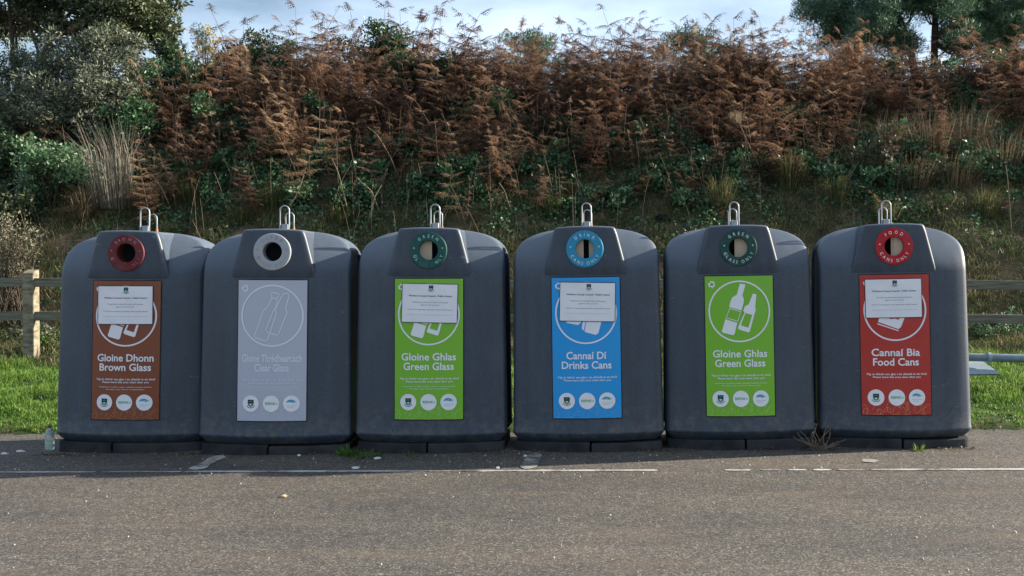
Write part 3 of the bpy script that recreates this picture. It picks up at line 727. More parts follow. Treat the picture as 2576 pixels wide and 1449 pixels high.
# steel barrier lying beyond the right hand bank
DB = 11.0
bl, br = at(2380, 897, DB), at(2700, 905, DB - .15)
bar = empty('pipe_barrier', (bl.x, bl.y, float(zt(bl.x, bl.y)))); tag(bar, 'grey steel pipe barrier lying low over the grass, right of the last bank', 'barrier')
inv = Matrix.Translation(-bar.location)
def kid(o, par, iv): o.parent = par; o.matrix_parent_inverse = iv; return o
d = (br - bl)
V, Fq = tube([bl + d * t for t in np.linspace(0, 1, 8)], .044, 20); kid(raw_mesh('pipe', V, Fq, M['pipe'], smooth=True), bar, inv)
c = bl + d * ((2490 - 2380) / 320)
V, Fq = tube([c - d.normalized() * .02, c - d.normalized() * .018, c + d.normalized() * .018, c + d.normalized() * .02], [.048, .056, .056, .048], 20); kid(raw_mesh('collar', V, Fq, M['plate']), bar, inv)
q = Poly(); a0 = at(2390, 912, DB); zt_ = a0.z; 
V = [(a0.x, a0.y + .10, zt_ + .005), (at(2478, 912, DB).x, a0.y + .10, zt_ + .005), (at(2504, 934, DB).x, a0.y - .16, zt_ - .105), (a0.x, a0.y - .16, zt_ - .105)]
V += [(x, y + .02, z - .02) for x, y, z in V]
q.add(V, [(0, 1, 2, 3)[::-1], (4, 5, 6, 7), (0, 1, 5, 4), (1, 2, 6, 5), (2, 3, 7, 6), (3, 0, 4, 7)]); kid(q.build('foot_plate', M['plate'], bevel=.004), bar, inv)
q = Poly(); lx = at(2560, 900, DB).x + .25
for lx in (bl.x + .15, br.x - .1):
    V, Fq = tube([(lx, bl.y, bl.z - .03), (lx, bl.y, float(zt(lx, bl.y)) - .1)], .03, 12); kid(raw_mesh('leg', V, Fq, M['pipe'], smooth=True), bar, inv)

# clear bottle standing by the first bank
bp_ = on_plane(125, 1131); bot = empty('glass_bottle', bp_); tag(bot, 'clear empty bottle standing on the asphalt beside the brown glass bank', 'bottle')
gm = mat('bottle_plastic', (.72, .86, .86), .12, .5); gm.node_tree.nodes['Principled BSDF'].inputs['Transmission Weight'].default_value = .72
pr = [(0, .0), (.032, .0), (.036, .006), (.036, .035), (.034, .04), (.036, .045), (.036, .12), (.033, .140), (.020, .165), (.014, .172), (.014, .184)]
V = []; n = 28
for r_, z in pr: V += [(r_ * math.cos(2 * math.pi * k / n), r_ * math.sin(2 * math.pi * k / n), z) for k in range(n)]
Fq = [(i * n + k, i * n + (k + 1) % n, (i + 1) * n + (k + 1) % n, (i + 1) * n + k) for i in range(len(pr) - 1) for k in range(n)]
raw_mesh('bottle_wall', V, Fq, gm, smooth=True, parent=bot)
V, Fq = tube([(0, 0, .180), (0, 0, .198)], .0165, 20); raw_mesh('cap', V, Fq, mat('bottle_cap', (.16, .06, .03), .5), parent=bot)

# ================================================================== VEGETATION
M['bracken'] = leafmat('dead_bracken', [(.050, .032, .025), (.142, .082, .056), (.265, .155, .100), (.385, .237, .145), (.50, .36, .225)], .5, .65)
M['stem'] = leafmat('dry_stem', [(0.063, 0.046, 0.033), (0.152, 0.111, 0.076), (0.280, 0.221, 0.163)], 0, .7)
M['straw'] = leafmat('dry_grass', [(0.071, 0.054, 0.032), (0.153, 0.115, 0.068), (0.256, 0.199, 0.123), (0.370, 0.303, 0.209)], .3, .6)
M['pale_straw'] = leafmat('grey_straw', [(.11, .095, .07), (.21, .19, .15), (.34, .31, .25)], .3, .6)
M['grass'] = leafmat('green_grass', [(0.039, 0.095, 0.016), (0.078, 0.168, 0.025), (0.129, 0.241, 0.036), (0.213, 0.308, 0.062), (0.325, 0.325, 0.134)], .45, .5, .3)
M['bankgrass'] = leafmat('bank_grass', [(0.040, 0.065, 0.023), (0.077, 0.120, 0.034), (0.121, 0.152, 0.056), (0.218, 0.187, 0.092), (0.305, 0.242, 0.138)], .3, .6)
M['bramble'] = leafmat('bramble_leaf', [(0.022, 0.060, 0.026), (0.038, 0.098, 0.042), (0.064, 0.147, 0.056), (0.104, 0.198, 0.085), (0.208, 0.282, 0.170)], .25, .42, .5)
M['ivy'] = leafmat('dark_leaf', [(0.019, 0.042, 0.019), (0.035, 0.070, 0.029), (0.058, 0.108, 0.042), (0.096, 0.154, 0.067)], .22, .40, .5)
M['olive'] = leafmat('evergreen_leaf', [(0.029, 0.043, 0.022), (0.058, 0.078, 0.037), (0.099, 0.124, 0.056), (0.152, 0.178, 0.084)], .22, .5, .4)
M['silver'] = leafmat('silver_leaf', [(0.058, 0.074, 0.050), (0.111, 0.134, 0.087), (0.184, 0.200, 0.130), (0.276, 0.292, 0.198)], .25, .5, .4)
M['lime'] = leafmat('fresh_leaf', [(.022, .060, .012), (.042, .10, .018), (.075, .15, .03), (.12, .19, .05)], .35, .5, .4)
M['pine'] = leafmat('pine_needle', [(0.031, 0.073, 0.044), (0.056, 0.121, 0.070), (0.100, 0.182, 0.091), (0.186, 0.268, 0.127)], .2, .5, .4)
M['gorse'] = leafmat('gorse_flower', [(.34, .22, .015), (.50, .36, .02), (.60, .46, .04)], .3, .6)
M['pale'] = leafmat('seed_head', [(.09, .095, .055), (.20, .19, .12), (.33, .31, .21), (.46, .44, .32)], .3, .7)
M['bark'] = noisy('bark', (.035, .028, .022), (.095, .075, .055), 6, .9, .15, detail=9, stretch=(3, 3, .7), bump=.6)
M['pinebark'] = noisy('pine_bark', (.055, .035, .026), (.14, .085, .06), 6, .9, .15, detail=9, stretch=(3, 3, .7), bump=.6)

# ---- bracken: a stalk with pairs of feathery side fronds
def frond(L_, rs, pairs=9, lob=3):
    """flat feathery frond along +x, drooping at the tip"""
    V = []; Fc = []
    def tri(a, b, c): Fc.append((len(V), len(V) + 1, len(V) + 2)); V.extend((a, b, c))
    droop = rs.uniform(.15, .75); curl = rs.uniform(-.3, .3)
    def rach(t): return np.array([L_ * t * (1 - .15 * t * droop), curl * L_ * .15 * t * t, L_ * (.12 * t - droop * .45 * t * t)])
    ts = np.linspace(0, 1, 6)
    for i in range(5):
        a, b = rach(ts[i]), rach(ts[i + 1]); wv = np.array([0, .0035, 0]) * (1.3 - ts[i]); tri(a - wv, a + wv, b + wv * .6)
        tri(a - wv, b + wv * .6, b - wv * .6)
    for i in range(pairs):
        t = .08 + .9 * i / pairs; p = rach(t); lp = L_ * .44 * (1 - t) ** .7 * rs.uniform(.75, 1.1) + .012
        for sgn in (-1, 1):
            if rs.random() < .06: continue
            sw = rs.uniform(.2, .55); dv = np.array([sw, sgn, -rs.uniform(.1, .75)]); dv /= np.linalg.norm(dv)
            nx = np.array([1.0, -sgn * sw, 0]); nx -= dv * nx.dot(dv); nx /= np.linalg.norm(nx)
            e = p + dv * lp + np.array([0, 0, -lp * .22]); wd = max(lp * .10, .005)
            tri(p - nx * wd * .4, p + nx * wd * .4, e)
            for k in range(lob):
                f = (k + .35) / lob; c = p + (e - p) * f; ll = lp * .40 * (1 - f * .7); tw = rs.uniform(-.35, .35)
                for s2 in (-1, 1):
                    tip = c + nx * s2 * ll + dv * ll * .45 + np.array([0, 0, tw * ll])
                    tri(c - dv * ll * .26, c + dv * ll * .30, tip)
    return np.array(V), np.array(Fc)
def rotz(a): c, s = math.cos(a), math.sin(a); return np.array([[c, -s, 0], [s, c, 0], [0, 0, 1.0]])
def roty(a): c, s = math.cos(a), math.sin(a); return np.array([[c, 0, s], [0, 1, 0], [-s, 0, c]])
def bracken_plant(rs, H=1.45, npairs=6):
    """returns stalk arrays and frond arrays"""
    lean = rs.uniform(0, .35); az = rs.uniform(0, 6.28); n = 9
    P = np.array([[lean * H * (k / n) ** 2 * math.cos(az), lean * H * (k / n) ** 2 * math.sin(az), H * (k / n) * (1 - .12 * lean * (k / n))] for k in range(n + 1)])
    SV, SF = tri_tube(P, np.linspace(.0075, .0025, n + 1))
    FV = []; FF = []; m = 0; turn = rs.uniform(0, math.pi)
    for i in range(npairs):
        f = .30 + .68 * i / npairs; k = f * n; k0 = int(k); p = P[k0] + (P[min(k0 + 1, n)] - P[k0]) * (k - k0)
        Lf = .68 * (1.12 - f) ** .75 * H / 1.45 * rs.uniform(.8, 1.15)
        for s in (0, math.pi):
            if rs.random() < .08: continue
            V, Fc = frond(Lf, rs, 9 if Lf > .3 else 7)
            V = V @ (rotz(turn + s + rs.uniform(-.45, .45)) @ roty(-rs.uniform(-.15, .55))).T + p
            FV.append(V); FF.append(Fc + m); m += len(V)
    V, Fc = frond(.26 * H / 1.45, rs, 7); V = V @ (rotz(rs.uniform(0, 6.28)) @ roty(-rs.uniform(.2, 1.1))).T + P[-1]; FV.append(V); FF.append(Fc + m)
    return SV, SF, np.concatenate(FV), np.concatenate(FF)
rs = random.Random(5)
BP = [bracken_plant(rs, rs.uniform(1.15, 1.55), rs.choice((4, 5, 6))) for _ in range(14)]
def add_bracken(T, pos, sc_, tint, k, rz, lean=(0, 0)):
    SV, SF, FV, FF = BP[k % len(BP)]; Rm = rotz(rz)
    def tf(V):
        W = V @ Rm.T * sc_; W[:, 0] += lean[0] * W[:, 2]; W[:, 1] += lean[1] * W[:, 2]; return W + pos
    T.add(tf(SV), SF, min(1, max(0, tint * .7 + .2)), 1)
    tv = np.repeat(np.clip(tint + np.random.default_rng(k * 7 + int(rz * 100)).normal(0, .10, len(FV) // 3), 0, 1), 3)
    T.add(tf(FV), FF, tv, 0)
def depth_of(p): return -(RC.transposed() @ (Vector(p) - CAM)).z
def pix(p):
    q = RC.transposed() @ (Vector(p) - CAM); return (PPX + F * q.x / -q.z, PPY - F * q.y / -q.z)
# one thicket nobody could count
T = Tri(); cnt = 0
for _ in range(30000):
    x = rs.uniform(-16.5, 13.5); y = rs.uniform(8.7, 15.0)
    z = float(zt(x, y)); q = pix((x, y, z)); dens = 1.0
    if q[0] < -420 or q[0] > 2950: continue
    if y < 11.2 and rs.random() > (y - 8.5) / 2.7 * .62: continue
    if q[0] < 330 and rs.random() > .35: continue
    if q[0] > 2150 and y < 12.2 and rs.random() > .4: continue
    if y > 12.7 and rs.random() > .26: continue
    if float(vnoise(x * 2.1 + 9, y * 2.4 + 3)) > .60: continue
    if y > 14.3: continue
    tint = .37 + .22 * float(vnoise(x * 1.3 + 4, y * 1.7)) + rs.gauss(0, .20) + (.28 if rs.random() < .14 else 0)
    if 600 < q[0] < 1000: tint += .06
    add_bracken(T, np.array([x, y, z - .03]), rs.uniform(.55, 1.08) * (.72 + .09 * (y - 9.2) if y < 12.5 else .98) * (.90 + .24 * float(vnoise(x * 1.4 + 2, 3.0))) * (1 - .10 * min(1, max(0, (q[0] - 1950) / 150))), min(.95, max(.03, tint)), rs.randrange(14), rs.uniform(0, 6.28), (rs.gauss(0, .34), rs.uniform(-.55, .12)))
    cnt += 1
    if cnt >= 1980: break
T.build('bracken_thicket', [M['bracken'], M['stem']], kind='stuff')
bpy.data.objects['bracken_thicket']['label'] = 'mass of dead rust brown bracken covering the upper bank'
# tall plants one can tell apart against the sky, and ones in front with sunlight painted as a paler tint
def bracken_thing(pos, sc_, tint, k, rz, label, group, lean=(0, 0)):
    root = empty('bracken_plant', pos); tag(root, label, 'bracken', group)
    T = Tri(); add_bracken(T, np.zeros(3), sc_, tint, k, rz, lean); V, Fc, tt, I = T.arrays()
    for nm, mi, m in (('fronds', 0, M['bracken']), ('stem', 1, M['stem'])):
        f = Fc[I == mi]; u = np.unique(f); mp_ = np.full(len(V), -1); mp_[u] = np.arange(len(u))
        raw_mesh(nm, V[u], mp_[f], m, None, tt[u], parent=root)
    return root
SKY = [(590, 25), (640, 40), (700, 60), (745, 8), (780, 0), (830, 12), (905, 30), (960, 2), (1010, 20), (1060, 0), (1105, 45), (1150, 25), (1225, 65), (1270, 72), (1330, 50), (1385, 78), (1430, 70), (1480, 48), (1520, 62), (1560, 10), (1600, 22), (1650, 38), (1700, 40), (1745, 55), (1790, 45), (1850, 35), (1905, 70), (1950, 90), (2000, 75), (2060, 105), (2110, 125), (2170, 120), (2420, 130), (2500, 140)]
SKY = [(x + rs.uniform(-14, 14), y + rs.uniform(0, 60)) for x, y in SKY for _ in range(1)] + SKY + [(x + 22, y + 38) for x, y in SKY]
for i, (px, py) in enumerate(SKY):
    py += 2
    D = rs.uniform(20.8, 22.2); p = at(px, py, D); g = float(zt(p.x, p.y)); k = rs.randrange(14); hh = p.z - g
    bracken_thing((p.x, p.y, g - .03), hh / BP[k][0][:, 2].max() * .97, min(.9, max(.05, .28 + rs.gauss(0, .1))), k, rs.uniform(0, 6.28),
                  'tall thin brown bracken plant standing against the sky on the bank crest', 'tall bracken plants along the skyline', (rs.uniform(-.06, .06), -.03))
for i, (px, py, w_) in enumerate(((790, 205, .82), (870, 215, .85), (1030, 235, .8), (640, 250, .78), (740, 245, .8), (690, 290, .72), (1545, 205, .66), (1180, 300, .6), (2010, 200, .62), (1690, 330, .7), (560, 190, .72), (940, 265, .72), (610, 310, .70), (840, 270, .7))):
    p = on_bank(px, py + 118); p2 = at(px, py, depth_of(p) - .25); k = (i * 5 + 1) % 14
    bracken_thing((p.x, p.y, p.z - .03), max(.5, (p2.z - p.z) / BP[k][0][:, 2].max()), w_, k, rs.uniform(0, 6.28),
                  'bracken plant with sunlight painted in as tan, arching out over the darker fronds', 'bracken plants with painted sunlight on the bank', (0, -.12))

# ---- grass
def blades(name, mt, X, Y, h, wd, tint, lean=.4, zf=zt, kind='stuff', label=None, zoff=-.01):
    P = np.stack([X, Y, zf(X, Y) + zoff], 1); n = len(X)
    ln = rng.normal(0, 1, (n, 2)) * (h * lean)[:, None]
    V, Fc = blade_tris(P, h, wd, ln)
    o = raw_mesh(name, V, Fc, mt, None, np.repeat(np.clip(tint, 0, 1), 5), kind=kind)
    if label: o['label'] = label
    return o
nv = 190000
X = np.concatenate([rng.uniform(-9.6, -4.3, nv // 2), rng.uniform(2.4, 6.8, nv // 3), rng.uniform(-5, 3, nv // 6)]); n = len(X)
Y = .92 + 4.9 * rng.random(n) ** 1.25 + .06 * np.sin(X * 9) 
tu = vnoise(X * 1.1 + 3, Y * 2.2); tu2 = vnoise(X * 5 + 1, Y * 6)
keep = rng.random(n) < np.clip(.75 + tu2 * .5, .15, 1) * np.clip(1.15 + tu2 * .8 + .5 * tu, .12, 1) * np.clip((Y - .90 - .10 * vnoise(X * 3, X * 1.7)) / .30, .05, 1)
X, Y, tu, tu2 = X[keep], Y[keep], tu[keep], tu2[keep]; n = len(X)
hh = np.clip(.075 + .06 * tu + .035 * tu2 + rng.normal(0, .018, n), .025, .24) * np.clip(.45 + (Y - .9) * .5, .45, 1.15) * np.where(Y > 4.9, 1.3, 1)
blades('verge_grass', M['grass'], X, Y, hh, rng.uniform(.006, .012, n), .44 + .22 * tu + .14 * tu2 + rng.normal(0, .17, n) - .25 * np.clip((1.15 - Y) * 4, 0, 1), .55, label='bright green rough grass on the strip behind the car park')
# mixed grass and litter on the bank foot and slope
nv = 300000
X = rng.uniform(-18, 13, nv); Y = 5.0 + 6.7 * rng.random(nv) ** .85
tu = vnoise(X * 1.5, Y * 1.9 + 2); tu2 = vnoise(X * 4 + 2, Y * 4)
keep = rng.random(nv) < np.clip(.58 + .5 * tu + .40 * tu2, .05, 1)
X, Y, tu, tu2 = X[keep], Y[keep], tu[keep], tu2[keep]; n = len(X)
blades('bank_grass', M['bankgrass'], X, Y, np.clip(.17 + .09 * tu2 + rng.normal(0, .06, n), .04, .5), rng.uniform(.006, .013, n), .52 + .30 * tu + rng.normal(0, .20, n), .85, label='short rough grass and dry litter over the bank face')
# low leaves creeping over the bank, too many to count
nv = 330000
X = rng.uniform(-18, 13, nv); Y = 7.4 + 6.0 * rng.random(nv) ** .85
tu = vnoise(X * 1.2 + 7, Y * 1.5 + 1); tu2 = vnoise(X * 3.3 + 5, Y * 3.7)
keep = rng.random(nv) < np.clip(.40 + .55 * tu + .45 * tu2, .0, 1) * np.clip((Y - 7.6) / 1.8, .10, 1)
X, Y, tu, tu2 = X[keep], Y[keep], tu[keep], tu2[keep]; n = len(X)
P = np.stack([X, Y, zt(X, Y) + rng.random(n) ** 1.7 * (.10 + .26 * np.clip(tu + tu2, 0, 1))], 1)
up = unit(np.array([0, -.55, .85]) + rng.normal(size=(n, 3)) * .45); V, Fc = leaf_tris(P, np.cross(up, rng.normal(size=(n, 3))), rng.uniform(.035, .085, n), rng.uniform(.03, .06, n), up)
o = raw_mesh('ivy_cover', V, Fc, M['bramble'], None, np.repeat(np.clip(.32 + .22 * tu2 + rng.normal(0, .2, n), 0, 1), 4), kind='stuff'); o['label'] = 'dark green creeping leaves covering the middle of the bank'
# tall weeds and dead stalks on the slope, too many to count
T = Tri()
for _ in range(800):
    x = rs.uniform(-12, 10.5); y = rs.triangular(7.6, 13, 10.6); z = float(zt(x, y)); H = rs.uniform(.35, 1.15); a = rs.uniform(0, 6.28); l = rs.uniform(.02, .4) * H; n = 5
    P = np.array([[x + l * (k / n) ** 1.8 * math.cos(a), y + l * (k / n) ** 1.8 * math.sin(a) - .1 * H * k / n, z - .03 + H * (k / n) * (1 - .25 * l / H * k / n)] for k in range(n + 1)])
    V, Fc = tri_tube(P, np.linspace(.006, .0025, n + 1)); T.add(V, Fc, rs.random() * .7)
T.build('dry_stalks', [M['stem']], kind='stuff')['label'] = 'thin dry stalks standing among the bank plants'

def tussock(name, pos, n, H, spread, mt, label, cat, group=None, tint=.5, lean_dir=(0, 0), wd=.012, stiff=.5):
    r0 = rng.random(n) ** .5 * spread * .35; a = rng.uniform(0, 6.283, n)
    P = np.stack([r0 * np.cos(a), r0 * np.sin(a), np.full(n, -.04)], 1)
    h = H * rng.uniform(.25, 1.05, n) ** .8; out_ = rng.random(n) ** 1.3 * spread
    ln = np.stack([np.cos(a) * out_ + lean_dir[0] * h, np.sin(a) * out_ + lean_dir[1] * h], 1) * stiff * 2
    V, Fc = blade_tris(P, h, np.full(n, wd) * rng.uniform(.6, 1.2, n), ln)
    o = raw_mesh(name, V, Fc, mt, None, np.repeat(np.clip(tint + rng.normal(0, .2, n), 0, 1), 5)); o.location = pos
    return tag(o, label, cat, group)
p = on_bank(285, 520); tussock('grass_tussock', p, 330, 1.75, .95, M['pale_straw'], 'big pale straw tussock rising on the left part of the bank', 'dry grass', None, .60, (-.16, -.1), .009, .42)
p = on_bank(370, 540); tussock('grass_tussock', p, 420, .75, .55, M['straw'], 'low brownish dry tussock right of the big straw tussock', 'dry grass', None, .34, (0, -.2), .012)
p = on_bank(215, 545); tussock('grass_tussock', p, 420, .7, .6, M['straw'], 'low brownish dry tussock left of the big straw tussock', 'dry grass', None, .36, (0, -.2), .012)
for i, (px, py, n, H, sprd, t) in enumerate(((2250, 395, 260, 1.05, .8, .48), (2345, 400, 300, 1.15, .9, .50), (2440, 380, 240, 1.2, .8, .44), (2520, 430, 260, 1.1, .9, .42), (2300, 470, 220, .9, .8, .40), (2170, 430, 200, .8, .7, .36), (2400, 470, 220, .9, .8, .38))):
    tussock('grass_tussock', on_bank(px, py), n, H, sprd, M['straw'], 'tall tan dry grass clump high on the right part of the bank', 'dry grass', 'dry grass clumps on the right bank', t, (.05 * (-1) ** i, -.2), .008, .7)
for i, (px, py, n, H, sprd, t) in enumerate(((1815, 520, 260, .75, .5, .30), (1990, 470, 260, .8, .5, .36), (2100, 510, 240, .7, .45, .3), (1620, 480, 220, .6, .45, .26), (1160, 500, 200, .55, .45, .25), (690, 520, 220, .6, .45, .26), (480, 500, 240, .6, .5, .3), (2230, 560, 200, .6, .4, .34), (2480, 540, 220, .65, .45, .34), (1390, 540, 200, .55, .4, .24), (860, 560, 180, .5, .4, .25), (600, 560, 180, .5, .4, .28), (2350, 620, 220, .5, .4, .36), (430, 600, 200, .5, .4, .3))):
    tussock('grass_tuft', on_bank(px, py), n, H, sprd, M['bankgrass'], 'small olive brown grass tuft hanging on the lower bank', 'grass tuft', 'grass tufts on the lower bank', t + .25, (0, -.35), .011, .6)

# ---- leafy bushes
def ball_points(n, c, r, shell=.55):
    d_ = unit(rng.normal(size=(n, 3))); k = (shell + (1 - shell) * rng.random(n))[:, None] ** .7
    return np.asarray(c) + d_ * k * np.asarray(r), d_
def bush_mesh(T, clumps, n_per, leaf, tint0, mi=0, outward=.8, jit=.22, w_ratio=.5):
    sub = []
    for (c, r) in clumps:                       # each clump is a knot of smaller sprays
        r = np.broadcast_to(np.asarray(r, float), (3,)); k = 9 if r.max() > .3 else 5
        for _ in range(k):
            d_ = rng.normal(size=3); d_ /= np.linalg.norm(d_); sub.append((np.asarray(c) + d_ * r * rng.uniform(.35, .85), r * rng.uniform(.30, .52)))
    for (c, r) in sub:
        r = np.broadcast_to(np.asarray(r, float), (3,)); m = max(14, int(.62 * n_per * (r.prod() ** (1 / 3)) ** 2))
        P, d_ = ball_points(m, c, r)
        P += rng.normal(0, .05, P.shape) * r
        dr = unit(d_ * outward + rng.normal(size=P.shape) * .8 + np.array([0, 0, .15]))
        ct = tint0 + rng.normal(0, jit * .6)
        V, Fc = leaf_tris(P, dr, leaf * rng.uniform(.6, 1.3, m), leaf * w_ratio * rng.uniform(.7, 1.2, m))
        T.add(V, Fc, np.repeat(np.clip(ct + rng.normal(0, jit, m), 0, 1), 4), mi)
def clumps_in(c, R, n, rmin, rmax, flat=1.0, seed=0):
    r_ = np.random.default_rng(seed); out_ = []
    for _ in range(n):
        d_ = r_.normal(size=3); d_ /= np.linalg.norm(d_); k = r_.random() ** .4
        out_.append((np.asarray(c) + d_ * k * np.asarray(R), r_.uniform(rmin, rmax) * np.array([1, 1, flat])))
    return out_
def limb_mesh(P0, targets, r0, mt, name, parent, sides=7):
    q = Poly(); P0 = np.asarray(P0, float)
    for k, t in enumerate(targets):
        t = np.asarray(t, float); mid = P0 + (t - P0) * .5 + rng.normal(0, .06, 3) * np.linalg.norm(t - P0) + np.array([0, 0, .08 * np.linalg.norm(t - P0)])
        s_ = np.linspace(0, 1, 7)[:, None]; B_ = (1 - s_) ** 2 * P0 + 2 * s_ * (1 - s_) * mid + s_ ** 2 * t
        V, Fq = tube(B_, np.linspace(r0 * .6, r0 * .12, 7), sides); q.add(V, Fq)
    return q
def tree(name, base, trunk_top, r0, clumps, leaf, n_per, mt, bark, label, cat, tint=.45, group=None, lean=None, jit=.2, w_ratio=.5, nlimb=8, extra=None, crown='crown'):
    root = empty(name, base); tag(root, label, cat, group); b = np.asarray(base, float); T = Tri()
    rel = [(np.asarray(c) - b, r) for c, r in clumps]; bush_mesh(T, rel, n_per, leaf, tint, 0, .7, jit, w_ratio)
    T.build(crown, [mt], parent=root)
    top = np.asarray(trunk_top, float) - b; q = limb_mesh(top * .75, [rel[i % len(rel)][0] for i in range(0, len(rel), max(1, len(rel) // nlimb))], r0, bark, 'limbs', root)
    s_ = np.linspace(0, 1, 8)[:, None]; wob = rng.normal(0, .03, (8, 3)) * np.linalg.norm(top) * .5; wob[0] = 0
    V, Fq = tube(top * s_ + wob + np.array([0, 0, -.1]) * (1 - s_), np.linspace(r0, r0 * .45, 8), 10); q.add(V, Fq)
    q.build('trunk', bark, root, smooth=True)
    return root
def bush(name, c, R, nclump, rmin, rmax, leaf, n_per, mt, label, cat, tint=.45, group=None, seed=0, flat=.85, jit=.2, w_ratio=.5, stems=5):
    c = np.asarray(c, float); gz = float(zt(c[0], c[1])); base = np.array([c[0], c[1], gz])
    cl = clumps_in(c, R, nclump, rmin, rmax, flat, seed)
    root = empty(name, base); tag(root, label, cat, group); T = Tri()
    rel = [(a - base, r) for a, r in cl]; bush_mesh(T, rel, n_per, leaf, tint, 0, .7, jit, w_ratio); T.build('foliage', [mt], parent=root)
    q = Poly()
    for k in range(stems):
        t = rel[k % len(rel)][0]; s_ = np.linspace(0, 1, 6)[:, None]; V, Fq = tube(t * s_ + np.array([0, 0, -.06]) * (1 - s_), np.linspace(.022, .006, 6), 5); q.add(V, Fq)
    q.build('stems', M['bark'], root, smooth=True)
    return root
# left corner: dark evergreen above a grey green shrub
c = at(190, -70, 21.0); cl = []
for (px, py, D, r) in ((40, -60, 20.5, 1.1), (150, -20, 20.5, .9), (250, 0, 20.3, .85), (330, 25, 20.2, .75), (390, 60, 20.4, .62), (405, 100, 20.3, .5), (340, 95, 20.0, .6), (270, 80, 20.1, .7), (190, 60, 20.2, .75), (330, -60, 20.6, .9), (210, -90, 20.8, 1.0), (80, 10, 20.9, .8), (410, 5, 20.6, .5), (100, -110, 20.8, 1.1), (380, -30, 20.7, .7), (425, 128, 20.1, .35), (-60, 0, 21.2, 1.0), (-120, -60, 21.0, 1.2), (10, 60, 21.6, .8)):
    cl.append((np.array(at(px, py, D)), np.array([r, r * .9, r * .7])))
bx = at(60, 330, 21.2); gz = float(zt(bx.x, bx.y))
tree('evergreen_tree', (bx.x, bx.y, gz), np.array(at(150, 20, 20.9)), .09, cl, .10, 5200, M['olive'], M['bark'], 'dark olive evergreen tree filling the top left corner above the shrub', 'tree', .45)
q = Poly()
for (px0_, py0_, px1_, py1_, r) in ((42, 250, 25, -20, .05), (105, 260, 85, 20, .035), (20, 240, 55, 60, .03)):
    a, b = at(px0_, py0_, 20.6), at(px1_, py1_, 20.6); s_ = np.linspace(0, 1, 7)[:, None]
    V, Fq = tube(np.array(a) * (1 - s_) + np.array(b) * s_ + rng.normal(0, .05, (7, 3)), np.linspace(r, r * .7, 7), 6); q.add(V, Fq)
o = q.build('bare_trunks', M['bark'], None, smooth=True); et = bpy.data.objects['evergreen_tree']; o.parent = et; o.matrix_parent_inverse = Matrix.Translation(-et.location)
cl = []
for (px, py, D, r) in ((70, 150, 19.4, .42), (140, 125, 19.3, .42), (210, 110, 19.2, .42), (275, 110, 19.2, .42), (330, 120, 19.3, .36), (110, 185, 19.0, .5), (190, 170, 18.9, .5), (270, 165, 18.9, .48), (345, 170, 19.1, .38), (60, 225, 18.8, .5), (150, 235, 18.6, .5), (235, 225, 18.6, .5), (310, 225, 18.8, .42), (15, 175, 19.2, .45), (20, 280, 18.6, .5), (105, 290, 18.4, .45), (195, 285, 18.4, .45), (275, 275, 18.6, .38), (-60, 230, 18.9, .6)):
    cl.append((np.array(at(px, py, D)), np.array([r, r * .9, r * .8]) * 1.05))
bx = at(170, 400, 19.2); gz = float(zt(bx.x, bx.y))
tree('silver_shrub', (bx.x, bx.y, gz), np.array(at(170, 260, 18.9)), .05, cl, .085, 6500, M['silver'], M['bark'], 'rounded grey green shrub under the dark evergreen at the left', 'shrub', .40, jit=.24, w_ratio=.36, crown='foliage')
